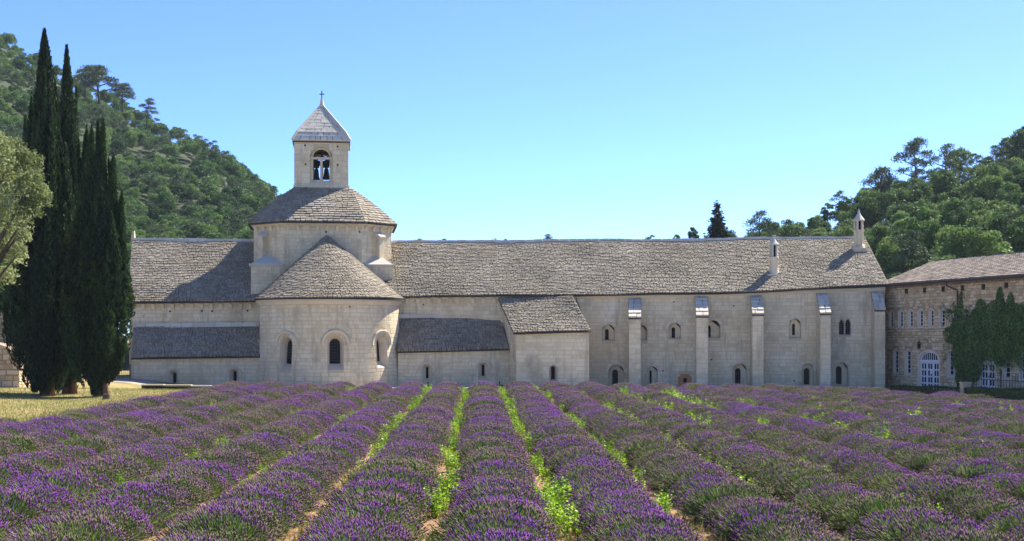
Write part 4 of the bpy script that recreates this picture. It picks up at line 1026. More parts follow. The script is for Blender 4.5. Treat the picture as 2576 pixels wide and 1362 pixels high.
while x < fL:
    p = fA + fd * x; hh = 0.92; b = MB()
    if i % 12 == 9:
        hh = 1.15; b.box(p + UP * (hh - .14), .09, .012, .016, ax=fd, ay=fo.normalized()); b.box(p + UP * (hh - .8) * .5, .028, .028, (hh + .8) / 2)
    else: b.tube([p - UP * .7, p + UP * (hh - .1), p + UP * hh], [.013, .013, .003], 4)
    b.build("spiked_bar" if i % 12 != 9 else "cross_post", M['iron'], fn); x += 0.26; i += 1
# iron gate beside the church corner
gt = empty("iron_gate", (PX(310, 96), 96, -.6), "barred iron gate between the cypresses and the church corner", "gate")
g0, g1 = PX(270, 96), PX(327, 96)
for i in range(12):
    b = MB(); X = g0 + (g1 - g0) * i / 11; b.tube([(X, 96, -.55), (X, 96, PZ(916, 96))], .016 if i not in (0, 11) else .035, 4); b.build("gate_bar", M['iron'], gt)
for y in (919, 946, 964):
    b = MB(); b.box(((g0 + g1) / 2, 96, PZ(y, 96)), (g1 - g0) / 2, .02, .022); b.build("gate_rail", M['iron'], gt)
# ruined rubble walls at the far side of the cypresses
def rubble_wall(name, label, Y, p0, p1, pyt, depth, seed, side=True, big=True, topf=None):
    o = empty(name, (PX(p1, Y), Y, -.3), label, "stone wall"); s = Store(o)
    fr = Plane((PX(p0, Y), Y), (PX(p1, Y), Y)); zt_ = PZ(pyt, Y)
    tf = topf(fr, zt_) if topf else (lambda u: zt_)
    cs = dict(course=(.2, .4), width=(.3, .8)) if big else dict(course=(.12, .25), width=(.18, .45))
    wall(s, fr, 0, fr.len, lambda u: -.7, tf, [], o, M['rubble_bed'], M['rubble'], proud=.035, gap=.018, rough=.03, seed=seed, **cs)
    fs = Plane(fr.map(fr.len, 0).to_tuple(), (fr.map(fr.len, 0) + Vector((0, depth, 0))).to_tuple()); ze = tf(fr.len)
    wall(s, fs, 0, depth, lambda u: -.7, lambda u: ze, [], o, M['rubble_bed'], M['rubble'], name='return_wall', proud=.035, gap=.018, rough=.03, seed=seed + 1, **cs)
    b = MB(); b.face([fr.map(0, zt_), fr.map(fr.len, ze), fr.map(fr.len, ze, -depth), fr.map(0, zt_, -depth)]); b.build('wall_top', M['rubble_bed'], o); s.finish()
rubble_wall("garden_wall", "ochre stone garden wall with rounded end under the cypresses", 80.5, -130, 47, 862, 9.0, 400, topf=lambda fr, z: (lambda u: z - max(0, (u - fr.len + 1.6)) ** 2 * .25))
rubble_wall("ruin_wall", "tall grey rubble wall of a ruin behind the ochre garden wall", 92, -160, 36, 786, 4.0, 410, big=False)
rubble_wall("low_rubble_wall", "low grey rubble wall glimpsed between two cypress trunks", 90, 150, 214, 938, 1.0, 420, big=False, topf=lambda fr, z: (lambda u: z - .35 * u))
# cut stump in the dry grass
stp = empty("tree_stump", P(268, 1008, 66), "short cut tree stump in the dry grass beside the lavender", "stump"); sc_ = Vector((PX(268, 66.2), 66.2, 0))
b = MB(); b.lathe(sc_, [(.24, -.1), (.2, .05), (.18, .22)], 10); b.build("stump_bark", M['bark'], stp)
b = MB(); b.lathe(sc_, [(0, .222), (.178, .222)], 10); b.build("cut_face", M['redbark'], stp)
# ---------------------------------------------------------------- hills
def interp(pts):
    xs, ys = zip(*pts); return lambda x: float(np.interp(x, xs, ys))
skyL = interp([(-900, -150), (-300, 0), (0, 95), (60, 125), (130, 165), (200, 190), (250, 215), (300, 260), (400, 322), (450, 335), (500, 362), (560, 397), (600, 420), (640, 445), (700, 490), (760, 540), (850, 606), (1000, 660), (1400, 664), (1800, 664)])
def hillL(px, t):
    py1 = skyL(px) + 26; py0 = 730.0
    if t <= 1:
        Y = 165 + 165 * t; py = py0 + (py1 - py0) * t
        p = P(px, py, Y)
    else:
        p = P(px, py1, 330); p = p + Vector((0, (t - 1) * 200, -(t - 1) * 40))
    p.z += 1.6 * math.sin(p.x * .11 + p.y * .05) + 1.2 * math.sin(p.x * .04 - p.y * .13)
    return p
skyR = interp([(1500, 650), (1690, 632), (1740, 622), (1850, 600), (1960, 575), (2060, 548), (2120, 520), (2190, 490), (2260, 455), (2330, 436), (2400, 412), (2440, 385), (2500, 362), (2576, 345), (2900, 240), (3400, 120)])
def hillR(px, t):
    py1 = skyR(px) + float(np.interp(px, [1850, 2150, 2350], [50, 62, 82])); py0 = 800.0
    if t <= 1:
        Y = 120 + 95 * t; py = py0 + (py1 - py0) * (max(t, 0) ** 0.9 + min(t, 0))
        p = P(px, py, Y)
    else:
        p = P(px, py1, 215); p = p + Vector((0, (t - 1) * 150, -(t - 1) * 35))
    p.z += 0.8 * math.sin(p.x * .17 + p.y * .09)
    return p
def hill_mesh(name, f, p0, p1, n, t0, m=16):
    b = MB()
    for i in range(n + 1):
        for j in range(m + 1): b.v.append(f(p0 + (p1 - p0) * i / n, t0 + (1.6 - t0) * j / m))
    for i in range(n):
        for j in range(m):
            a = i * (m + 1) + j; b.f.append((a, a + m + 1, a + m + 2, a + 1)); b.t.append(0); b.m.append(0)
    return b.build(name, M['hill'], None, 'structure', True)
hill_mesh("hillside", hillL, -1100, 1800, 70, -.24)
hill_mesh("wooded_slope", hillR, 1500, 3400, 50, -.04)
# cliffs of pale rock that show between the trees
def rock(name, px, py, w, h, Y, label, seed):
    r = random.Random(seed); c = P(px, py, Y); sx, sz = w / F * Y / 2, h / F * Y / 2; b = MB()
    n, m = 12, 8
    for i in range(m + 1):
        for j in range(n):
            a = 2 * math.pi * j / n; q = (1.05 - .35 * i / m) * r.uniform(.72, 1.12)
            b.v.append(c + Vector((math.cos(a) * sx * q, math.sin(a) * sx * q * .9 + .8, -sz + 2 * sz * i / m * r.uniform(.93, 1.03))))
    for i in range(m):
        for j in range(n): b.f.append((i * n + j, i * n + (j + 1) % n, (i + 1) * n + (j + 1) % n, (i + 1) * n + j)); b.t.append(0); b.m.append(0)
    b.f.append(tuple(m * n + j for j in range(n))); b.t.append(0); b.m.append(0)
    return tag(b.build(name, M['rock']), label, "rock", "pale outcrops on the wooded hillside")
def hill_t(f, px, py):
    """Depth at which the hill surface passes row py of the photograph."""
    best = min((abs(CX * 0 + HZ - (f(px, t).z - CZ) / f(px, t).y * F - py), t) for t in [i / 60 for i in range(61)]); return f(px, best[1])
rk = []
for (px, py, w, h, lab) in ((341, 428, 17, 42, "pale rock pillar on the hillside nearest the cypress tops"), (478, 462, 40, 20, "broad pale rock ledge on the hillside between two pillars"), (563, 474, 17, 34, "narrow pale rock pillar on the hillside nearest the church tower")):
    p = hill_t(hillL, px, py + 20); rk.append((px, py, w, h)); rock("rock_outcrop", px, py, w, h, p.y - 1.6, lab, int(px))

# ---------------------------------------------------------------- trees
def blob_crown(r, blobs, n, leaf, aspect=0.45, shell=0.55, squash=1.0, up=0.25):
    """Leaves spread through a set of overlapping clumps. blobs: (x, y, z, radius)."""
    B = np.array(blobs, float); wts = B[:, 3] ** 2; k = r.choice(len(B), n, p=wts / wts.sum())
    d = rand_dirs(n, r); d[:, 2] = np.where(d[:, 2] < -0.5, -d[:, 2], d[:, 2])
    rad = B[k, 3] * (shell + (1 - shell) * r.random(n) ** 0.6) * (1 + 0.12 * r.normal(size=n))
    off = d * rad[:, None]; off[:, 2] *= squash
    c = B[k, :3] + off
    ax = unit(d * 0.5 + rand_dirs(n, r) + np.array([0, 0, up]))
    l = leaf * r.uniform(0.6, 1.5, n)
    V, Fc = leaf_quads(c, ax, l, l * aspect, r)
    bt = r.uniform(-.8, .8, len(B))
    return V, Fc, np.clip(bt[k] + r.uniform(-.6, .6, n), -1, 1)
def limbs(pts_list, mat, name, n=6):
    b = MB()
    for pts, rad in pts_list: b.tube(pts, rad, n)
    return b.mesh(name, M[mat], True)
def round_tree(seed, R, H, base, n, leaf, mat, nb=13, bark='bark', squash=.9):
    r = np.random.default_rng(seed); bl = []
    for i in range(nb):
        a = r.uniform(0, 2 * math.pi); e = r.uniform(-.35, 1.0); q = math.sqrt(max(0, 1 - e * e)) * R * .68 * r.uniform(.75, 1.1)
        bl.append((q * math.cos(a), q * math.sin(a), base + H * .5 + e * H * .38, R * r.uniform(.22, .42)))
    bl.append((0, 0, base + H * .52, R * .6))
    V, Fc, t = blob_crown(r, bl, n, leaf, squash=squash)
    crown = np_mesh("crown", [(V, Fc, 0, t)], [M[mat]])
    L_ = [([(0, 0, -.6), (0.05, 0, base * .5), (.1, .05, base + H * .35)], [R * .085, R * .065, R * .03])]
    for b_ in bl[:7]: L_.append(([(0.03, 0, base * .6), (b_[0] * .5, b_[1] * .5, (base + b_[2]) * .5), (b_[0], b_[1], b_[2])], [R * .045, R * .03, R * .012]))
    return limbs(L_, bark, "trunk"), crown
def pine_tree(seed, R, H, n, leaf, flat=.5, nb=9, lean=0.0):
    r = np.random.default_rng(seed); bl = []
    L_ = [([(0, 0, -.8), (lean * .3, 0, H * .35), (lean, 0, H * .85)], [R * .075, R * .06, R * .02])]
    for i in range(nb):
        z = H * (.42 + .58 * (i + .5) / nb); a = i * 2.4 + r.uniform(-.4, .4); q = R * (1.05 - .75 * ((i + .5) / nb) ** 1.6) * r.uniform(.6, 1.0)
        bx = (lean * z / H + q * math.cos(a), q * math.sin(a), z); rr = R * r.uniform(.34, .52)
        bl.append((*bx, rr)); L_.append(([(lean * z / H * .8, 0, z - R * .35), (bx[0] * .5, bx[1] * .5, z - R * .18), bx], [R * .04, R * .03, R * .012]))
        bl.append((bx[0] * .6, bx[1] * .6, z + rr * .2, rr * .7))
    V, Fc, t = blob_crown(r, bl, n, leaf, aspect=.3, squash=flat, shell=.3, up=.5)
    return limbs(L_, 'bark', "trunk", 5), np_mesh("crown", [(V, Fc, 0, t)], [M['pine']])
def plant_tree(name, meshes, loc, label, cat="tree", group=None, s=1.0, rz=0.0, sz=None):
    e = empty(name, loc, label, cat, group); e.scale = (s, s, sz or s); e.rotation_euler = (0, 0, rz)
    for nm, me in zip(("trunk", "crown"), meshes):
        o = bpy.data.objects.new(nm, me); COL.objects.link(o); o.parent = e
    return e
# the wood that covers the far hillside: one mass of rounded holm oaks
def wood(name, points, variants, label):
    src = bpy.data.collections.new(name + "_variants")
    for i, (tr, cr) in enumerate(variants):
        o = bpy.data.objects.new(name + "_tree", cr); src.objects.link(o)
    me = bpy.data.meshes.new(name); me.from_pydata([tuple(p[0]) for p in points], [], []); me.update()
    a = me.attributes.new("size", 'FLOAT', 'POINT'); a.data.foreach_set("value", [p[1] for p in points])
    o = link(name, me, None, 'stuff'); o["label"] = label; o["category"] = "wood"
    ng = bpy.data.node_groups.new(name, 'GeometryNodeTree')
    ng.interface.new_socket("Geometry", in_out='INPUT', socket_type='NodeSocketGeometry'); ng.interface.new_socket("Geometry", in_out='OUTPUT', socket_type='NodeSocketGeometry')
    N = ng.nodes.new; gi, go = N('NodeGroupInput'), N('NodeGroupOutput')
    ip = N('GeometryNodeInstanceOnPoints'); ci = N('GeometryNodeCollectionInfo'); ci.inputs[0].default_value = src; ci.inputs[1].default_value = True; ci.inputs[2].default_value = True
    na = N('GeometryNodeInputNamedAttribute'); na.data_type = 'FLOAT'; na.inputs[0].default_value = "size"
    rv = N('FunctionNodeRandomValue'); rv.data_type = 'FLOAT_VECTOR'; rv.inputs[0].default_value = (-.08, -.08, 0); rv.inputs[1].default_value = (.08, .08, 6.28)
    lk = ng.links.new
    lk(gi.outputs[0], ip.inputs['Points']); lk(ci.outputs[0], ip.inputs['Instance']); ip.inputs['Pick Instance'].default_value = True
    lk(rv.outputs[0], ip.inputs['Rotation']); lk(na.outputs[0], ip.inputs['Scale']); lk(ip.outputs[0], go.inputs[0])
    md = o.modifiers.new("scatter", 'NODES'); md.node_group = ng
    return o
scrub = [round_tree(500 + i, 2.1, 3.0 + .3 * (i % 3), .5, 2400, .26, 'scrub', nb=10) for i in range(6)]
scrub += [pine_tree(560 + i, 1.5, 4.6 + i * .6, 1500, .24, flat=.7, nb=7) for i in range(2)] + [round_tree(570, 1.5, 3.4, .9, 1500, .22, 'oak', nb=7)]
pts = []; rr_ = random.Random(77)
npx, nt_ = 92, 38
for i in range(npx):
    for j in range(-6, nt_):
        px = -420 + (1800 + 420) * (i + rr_.random()) / npx; t = 1.1 * (j + rr_.random()) / nt_
        if px > 760 and t < .75: continue
        p = hillL(px, t)
        row = HZ - (p.z - CZ) / p.y * F
        if any(abs(px - q[0]) < q[2] * .75 and q[1] - q[3] * .1 < row - 10 < q[1] + q[3] * 1.1 for q in rk): continue
        if abs((px - 440) - (row - 380) * .5) < 14 and 350 < row < 430 and rr_.random() < .8: continue
        pts.append((p - UP * .3, rr_.uniform(.62, 1.25) * (1.15 if px > 900 else 1)))
wood("hillside_wood", pts, scrub, "dense wood of low rounded oaks covering the steep hillside behind the church")
# broad oaks on the nearer slope behind the guest house
oaks = [round_tree(600 + i, 3.0, 7.2 + .8 * (i % 3), .8, 5200, .32, 'oak', nb=19) for i in range(5)]
oaks += [round_tree(620, 2.2, 8.5, 1.4, 3800, .3, 'scrub', nb=14), pine_tree(621, 2.6, 8.6, 4200, .3, flat=.75, nb=10), round_tree(622, 2.5, 6.6, .8, 2600, .36, 'oak', nb=24)]
cand = []
for i in range(32):
    for j in range(12):
        px = 1800 + (2760 - 1800) * (i + rr_.random()) / 32; t = 1.06 * (j + rr_.random()) / 12 - .02
        p = hillR(px, t); row = HZ - (p.z - CZ) / p.y * F
        if px < 2140 and row > 690: continue
        if px < 2240 and row > 735: continue
        cand.append((p, t, px))
print('oak candidates', len(cand)); rr_.shuffle(cand)
for n_, (p, t, px) in enumerate(cand[:300]):
    v = n_ % 8; hi = px > 2230; where = "the slope behind the guest house roof" if hi else "the rise behind the long roof"
    nm, lab = {5: ("oak_tree", "slender tall oak among the broad crowns on "), 6: ("pine_tree", "pine standing among the oaks on "), 7: ("oak_tree", "loose light green oak among the darker crowns on ")}.get(v, ("oak_tree", "broad round green oak in the wood on "))
    plant_tree(nm, oaks[v], p - UP * .4, lab + where, "tree", {5: "slender oaks", 6: "pines among the oaks", 7: "loose light oaks"}.get(v, "broad oaks") + (" behind the guest house" if hi else " behind the long roof"), s=rr_.uniform(.45, .95) * (.8 if px < 2150 else 1), rz=rr_.uniform(0, 6.28))
# pines and other trees that stand out on the skylines
def stand(f, px, py_top, height_px, Y=None):
    p = f(px, .97); Y = Y or p.y; return P(px, py_top + height_px, Y), height_px / F * Y
def sky_tree(name, px, top_, hpx, wpx, Y, seed, label, kind='pine', n=4200, lean=0.0, flat=.55):
    H = hpx / F * Y; R = wpx / F * Y / 2
    ms = pine_tree(seed, R, H, n, max(.22, R * .12), flat=flat, lean=lean) if kind == 'pine' else round_tree(seed, R, H * .8, H * .2, n, max(.22, R * .13), 'oak')
    return plant_tree(name, ms, P(px, top_ + hpx, Y), label)
sky_tree("pine_tree", 250, 172, 85, 92, 318, 1, "wide umbrella-shaped pine on the crest of the hill, first beyond the cypress tops", lean=-1.0)
sky_tree("pine_tree", 215, 178, 60, 60, 322, 2, "low bushy pine at the crest touching the wide umbrella pine")
sky_tree("pine_tree", 308, 214, 60, 62, 318, 3, "smaller pine just below the wide umbrella pine on the crest")
sky_tree("pine_tree", 369, 250, 62, 42, 318, 4, "lone slim pine standing apart on the bare skyline of the hill", lean=.5)
sky_tree("pine_tree", 541, 366, 44, 26, 320, 5, "tiny sparse pine on the ridge halfway down to the tower", n=500)
sky_tree("oak_tree", 1378, 589, 40, 30, 300, 6, "small round treetop just above the long roof's ridge, largest of those over the middle", 'oak', n=900)
for (px, w, lab) in ((1242, 24, "tiny treetop over the long roof near the drum, first of three specks"), (1272, 18, "tiny treetop over the long roof beside the speck nearest the drum"), (1478, 16, "tiny treetop over the long roof between the round treetop and the fir")):
    sky_tree("oak_tree", px, 600, 30, w, 300, px, lab, 'oak', n=400)
sky_tree("poplar_tree", 1742, 572, 60, 36, 150, 11, "pale feathery young tree beside the dark fir above the roof ridge", 'oak', n=900)
sky_tree("poplar_tree", 1702, 590, 40, 22, 150, 12, "small pale shrub top peeping over the ridge on the fir's open-sky flank", 'oak', n=500)
sky_tree("pine_tree", 1911, 535, 105, 78, 170, 13, "round-headed pine above the roof ridge between the fir and the first chimney", n=2600, flat=.8)
sky_tree("pine_tree", 2111, 482, 80, 52, 205, 14, "lone pine on the slope's skyline left of the tall corner chimney".replace(" left of", " just before"), n=1700, flat=.6)
sky_tree("pine_tree", 2215, 432, 110, 100, 212, 15, "dense dark pine lowest of the pine group on the wooded skyline", n=3600, flat=.8)
sky_tree("pine_tree", 2308, 358, 150, 100, 212, 16, "tallest umbrella pine with bare trunk on the wooded skyline", n=3400, flat=.7, lean=-.5)
sky_tree("pine_tree", 2372, 368, 130, 84, 212, 17, "slimmer umbrella pine beside the tallest one on the wooded skyline", n=2600, flat=.7, lean=.6)
def fir(loc, H, R, label):
    r = np.random.default_rng(9); C = []; D = []; n = 26
    for i in range(n):
        z = H * (.06 + .92 * i / n); q = R * (1 - i / n) ** .85 * r.uniform(.75, 1.1) + .12
        for k in range(max(4, int(11 * (1 - i / n)) + 3)):
            a = r.uniform(0, 2 * math.pi); m = int(26 * q / R) + 6; s_ = r.random(m)
            rad = q * r.uniform(.8, 1.1) * s_
            C.append(np.stack([np.cos(a) * rad + .1 * r.normal(size=m), np.sin(a) * rad + .1 * r.normal(size=m), z - .28 * rad + .12 * r.normal(size=m) + .1 * rad ** 2], 1))
            D.append(np.tile([np.cos(a), np.sin(a), -.15], (m, 1)) + r.normal(size=(m, 3)) * .5)
    C = np.concatenate(C); D = unit(np.concatenate(D)); l = r.uniform(.2, .5, len(C))
    V, Fc = leaf_quads(C, D, l, l * .35, r)
    cr = np_mesh("crown", [(V, Fc, 0, r.uniform(-1, 1, len(C)))], [M['fir']])
    plant_tree("fir_tree", (limbs([([(0, 0, -.5), (0, 0, H)], [.2, .03])], 'bark', "trunk"), cr), loc, label)
fir(P(1804, 625, 140), (625 - 508) / F * 140, 38 / F * 140, "dark pointed fir rising above the long roof's ridge")
# cypresses: plumes of upright sprays about a dense core
def cypress(name, base, H, prof, plumes, n, label, seed, tips=()):
    """prof: (height share, radius m). tips: (dx, height share, radius) of extra leaders."""
    r = np.random.default_rng(seed); hs, rs = zip(*prof); pr = lambda h: np.interp(h, hs, rs)
    C = []; D = []; T = []
    def plume(x, y, h0, h1, rad, m, tone, sway, free=False):
        s = r.random(m) ** 0.9; h = h0 + (h1 - h0) * s
        w = rad * np.interp(s, [0, .15, .4, .75, .92, 1], [.3, .85, 1, .6, .25, .04]); a = r.uniform(0, 2 * math.pi, m); q = w * (0.55 + .5 * r.random(m))
        h = h + .012 * np.sin(a * 2 + s * 30)
        k = 1.0 if free else .25 + .75 * pr(h) / max(pr(h0 + (h1 - h0) * .35), .05)
        C.append(np.stack([x * k + np.cos(a) * q + sway * s * s, y * k + np.sin(a) * q, h * H], 1))
        D.append(np.stack([np.cos(a) * .4, np.sin(a) * .4, np.full(m, 1.0)], 1) + r.normal(size=(m, 3)) * .25); T.append(np.clip(tone + r.normal(size=m) * .35 + .5 * (s - .5), -1, 1))
    for i in range(plumes):
        a = i * 2.399 + r.uniform(-.3, .3); h0 = r.uniform(.02, .62) ** 1.15; h1 = min(.985, h0 + r.uniform(.14, .36)); hm = h0 + (h1 - h0) * .4
        q = pr(hm) * r.uniform(.72, 1.02); rad = max(.16, pr(hm) * r.uniform(.16, .30))
        plume(q * math.cos(a), q * math.sin(a), h0, h1, rad, int(n / plumes), r.uniform(-.6, .6), r.uniform(-.1, .25) * math.copysign(1, math.cos(a)))
    m = n // 4; h = r.random(m) ** 1.1 * .99 + .01; a = r.uniform(0, 2 * math.pi, m); q = pr(h) * (.6 + .26 * r.random(m))
    lump = 1 + .14 * np.sin(a * 3 + h * 22) + .1 * np.sin(a * 5 - h * 41)
    C.append(np.stack([np.cos(a) * q * lump, np.sin(a) * q * lump, h * H], 1)); D.append(np.stack([np.cos(a) * .3, np.sin(a) * .3, np.full(m, 1.0)], 1) + r.normal(size=(m, 3)) * .25); T.append(r.uniform(-.8, .6, m))
    for (dx, ht, rad) in tips: plume(dx, r.uniform(-.2, .2), ht - .4, ht, rad, n // 8, 0.2, 0.15, True)
    C = np.concatenate(C); D = unit(np.concatenate(D)); T = np.concatenate(T); l = r.uniform(.12, .3, len(C))
    V, Fc = leaf_quads(C, D, l, l * .3, r)
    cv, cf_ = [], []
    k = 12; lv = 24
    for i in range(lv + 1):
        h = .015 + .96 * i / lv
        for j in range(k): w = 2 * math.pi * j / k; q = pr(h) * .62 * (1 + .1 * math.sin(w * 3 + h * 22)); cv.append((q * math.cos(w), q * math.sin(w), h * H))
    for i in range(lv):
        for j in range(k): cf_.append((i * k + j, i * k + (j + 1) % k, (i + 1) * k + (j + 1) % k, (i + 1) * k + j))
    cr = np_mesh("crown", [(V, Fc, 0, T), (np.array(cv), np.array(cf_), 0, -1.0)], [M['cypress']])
    tk = limbs([([(0, 0, -.4), (.05, 0, .8), (0, 0, H * .5)], [.34, .26, .1]), ([(.5, -.2, -.4), (.4, -.1, .8), (.3, 0, H * .3)], [.2, .15, .06])], 'redbark', "trunk")
    plant_tree(name, (tk, cr), base, label)
s72 = 72 / F
cypress("cypress_tree", P(112, 994, 71), 920 * 71 / F, [(0, .75), (.03, .95), (.09, 1.3), (.15, 1.65), (.25, 1.85), (.38, 1.7), (.5, 1.3), (.62, .98), (.7, .72), (.82, .58), (.9, .42), (.96, .22), (1, .03)], 70, 64000, "tallest cypress with the highest pointed tip, first from the ochre wall", 21, tips=((-1.1, .6, .5), (1.0, .58, .45), (.5, .66, .4)))
cypress("cypress_tree", P(168, 985, 73.5), 870 * 73.5 / F, [(0, .5), (.04, .7), (.1, 1.1), (.2, 1.5), (.35, 1.45), (.5, 1.15), (.62, .85), (.72, .66), (.8, .5), (.9, .3), (.96, .15), (1, .03)], 56, 48000, "second tallest cypress, its slim tip rising in the middle of the clump", 22, tips=((.9, .76, .4), (-.4, .7, .4)))
cypress("cypress_tree", P(246, 998, 70), 690 * 70 / F, [(0, .35), (.04, .5), (.09, 1.05), (.16, 1.45), (.3, 1.62), (.45, 1.5), (.6, 1.2), (.72, .8), (.82, .4), (.9, .12), (1, .02)], 56, 52000, "shorter cypress with several tips, nearest the church", 23, tips=((-.5, .98, .34), (.62, .88, .36), (1.05, .74, .36), (.12, 1.0, .3), (-.9, .8, .3)))
cypress("cypress_tree", P(64, 985, 90.5), 695 * 90.5 / F, [(0, .5), (.1, 1.1), (.3, 1.3), (.55, 1.1), (.75, .6), (.9, .3), (1, .03)], 26, 16000, "dark half-hidden cypress behind the tallest one, beside the grey-green oak", 24)
# grey-green oak reaching into the picture
ro = np.random.default_rng(31); bl = []
for (px, py, rp) in ((20, 470, 60), (75, 470, 42), (105, 505, 26), (70, 420, 42), (30, 385, 40), (-30, 400, 70), (20, 560, 60), (75, 530, 34), (15, 640, 50), (45, 640, 26), (-40, 560, 90), (-50, 660, 80), (10, 700, 34), (-90, 470, 90), (-160, 560, 110), (-120, 680, 90), (100, 480, 24), (52, 395, 24), (-10, 360, 30), (118, 492, 16), (85, 445, 22), (60, 600, 22)):
    Y = 56 + ro.uniform(-1.5, 1.5); p = P(px, py, Y); bl.append((p.x, p.y, p.z, rp / F * Y))
ob = P(-150, 1040, 57); ob.z = 0
bl = [(x - ob.x, y - ob.y, z, q) for x, y, z, q in bl]
V, Fc, t = blob_crown(ro, bl, 34000, .13, aspect=.5, shell=.45)
L_ = [([(0, 0, -.3), (.1, 0, 2.0), (.3, -.2, 4.5)], [.4, .3, .2])] + [([(.2, 0, 2.5), (x * .5, y * .5, (2.5 + z) * .5), (x, y, z)], [.14, .09, .03]) for x, y, z, q in bl[:14]]
plant_tree("oak_tree", (limbs(L_, 'bark', "trunk"), np_mesh("crown", [(V, Fc, 0, t)], [M['oakfront']])), ob, "sunlit grey-green oak reaching in beside the cypresses")

# ---------------------------------------------------------------- creeper on the guest house
ri = np.random.default_rng(41); C = []; D = []
def ivy_at(x, y, off): u, v = pg.hit(*C8(x, y)); return u, v
spots = []
for (x, y, rx, ry, n) in ((850, 1000, 110, 200, 2200), (835, 860, 120, 130, 1600), (960, 860, 150, 180, 2600), (1060, 780, 120, 160, 2200), (1160, 860, 130, 180, 2600), (1080, 930, 160, 110, 2200), (1250, 820, 110, 160, 1800), (1400, 850, 140, 150, 1500),
                         (1075, 610, 26, 80, 420), (1068, 690, 50, 60, 500), (1150, 640, 26, 70, 360), (1170, 700, 40, 60, 400), (940, 660, 34, 46, 300), (925, 720, 50, 50, 400), (800, 620, 12, 60, 130), (790, 700, 30, 50, 260), (1225, 690, 26, 40, 240), (730, 830, 46, 18, 200), (735, 905, 50, 20, 220), (720, 700, 26, 14, 80), (830, 1160, 70, 80, 1200), (890, 1100, 60, 100, 900), (950, 1010, 80, 40, 500), (1075, 1050, 36, 40, 260), (1180, 1010, 50, 40, 320), (760, 1060, 30, 40, 160), (1330, 700, 60, 60, 400)):
    r2 = ri.random(n) ** .55; a = ri.uniform(0, 2 * math.pi, n)
    n = int(n * 1.15)
    r2 = ri.random(n) ** .55; a = ri.uniform(0, 2 * math.pi, n)
    for k in range(n):
        px, py = x + rx * r2[k] * math.cos(a[k]), y + ry * r2[k] * math.sin(a[k])
        u, v = pg.hit(*C8(px, py))
        if v > 6.4 or v < -.6: continue
        bulge = (1 - r2[k] ** 2) * min(.5, rx * .0045) + .04
        C.append(pg.map(u, v, bulge * ri.uniform(.55, 1.0) + ri.uniform(0, .08)))
for k in range(330):
    x, y = ((ri.uniform(690, 800), ri.uniform(650, 1000)) if k % 3 == 0 else (ri.uniform(800, 1400), ri.uniform(640, 800)) if k % 3 == 1 else (ri.uniform(760, 1400), ri.uniform(980, 1060)))
    u, v = pg.hit(*C8(x, y)); du, dv = ri.normal() * .02 + (-.03 if k % 3 == 0 else 0), (-.05 if k % 3 == 2 or ri.random() < .4 else .045) * ri.uniform(.5, 1.2)
    if (x < 760 and k % 9) or (y < 700 and k % 4): continue
    m_ = int(ri.integers(8, 20))
    for q in range(m_): C.append(pg.map(u + du * q + ri.normal() * .03, min(6.2, v + dv * q + ri.normal() * .02), .1 + .5 * ri.random() * (1 - q / m_)))
C = np.array([tuple(c) for c in C]); n = len(C)
D = unit(np.array([0.0, -.25, -1.0]) + ri.normal(size=(n, 3)) * .55); l = ri.uniform(.1, .22, n)
V, Fc = leaf_quads(C, D, l, l * .42, ri)
ivr = empty("wall_creeper", pg.map(9, -.6, .3), "dark green creeper hanging in a thick mass over the guest house wall", "creeper")
link("foliage", np_mesh("foliage", [(V, Fc, 0, ri.uniform(-1, 1, n))], [M['ivy']]), ivr)
b = MB(); u0, _ = pg.hit(*C8(850, 1200))
for k in range(5):
    b.tube([pg.map(u0 + .2 * k - .4, -.6, .12), pg.map(u0 + .25 * k - .5, 1.0, .14), pg.map(u0 + .5 * k - 1.0, 2.6, .12), pg.map(u0 + 1.1 * k - 1.4, 4.2, .1)], [.07, .06, .045, .02], 5)
b.build("stem", M['bark'], ivr)
# clipped hedge in two lengths
for (a0, a1, lab) in ((0.0, pa - .012, "clipped dark green hedge below the arched white door, ending at the stone pier"), (pa + .014, 1.0, "clipped dark green hedge in front of the iron railing")):
    p0, p1 = hl(a0), hl(a1); Lh = (p1 - p0).length; d = np.array((p1 - p0).normalized()); sd = np.array([-d[1], d[0], 0]); n = int(Lh * 1000)
    u = ri.random(n) * Lh; face = ri.random(n); w = np.where(face < .55, ri.uniform(-.3, .3, n), np.sign(ri.random(n) - .35) * .3 + ri.normal(size=n) * .02)
    ht = -.14 + .42 * (a0 + (a1 - a0) * u / Lh)
    zz = np.where(face < .55, ht + ri.normal(size=n) * .03, -.6 + (ht + .6) * ri.random(n)) + .03 * np.sin(u * 1.7)
    c = np.array(p0)[None] + d[None] * u[:, None] - sd[None] * w[:, None]; c[:, 2] = zz
    V, Fc = leaf_quads(c, rand_dirs(n, ri), ri.uniform(.05, .1, n), ri.uniform(.03, .06, n), ri)
    hd = empty("clipped_hedge", (p0 + p1) / 2 - UP * .6, lab, "hedge")
    link("foliage", np_mesh("foliage", [(V, Fc, 0, ri.uniform(-1, 1, n))], [M['hedge']]), hd)
    b = MB(); m_ = (p0 + p1) / 2; hm_ = -.14 + .42 * (a0 + a1) / 2 - .12; b.box(m_ + UP * (hm_ - .6) / 2, Lh / 2, .26, (hm_ + .6) / 2, ax=Vector(d), ay=Vector(sd)); b.build("inner_growth", M['hedge'], hd)
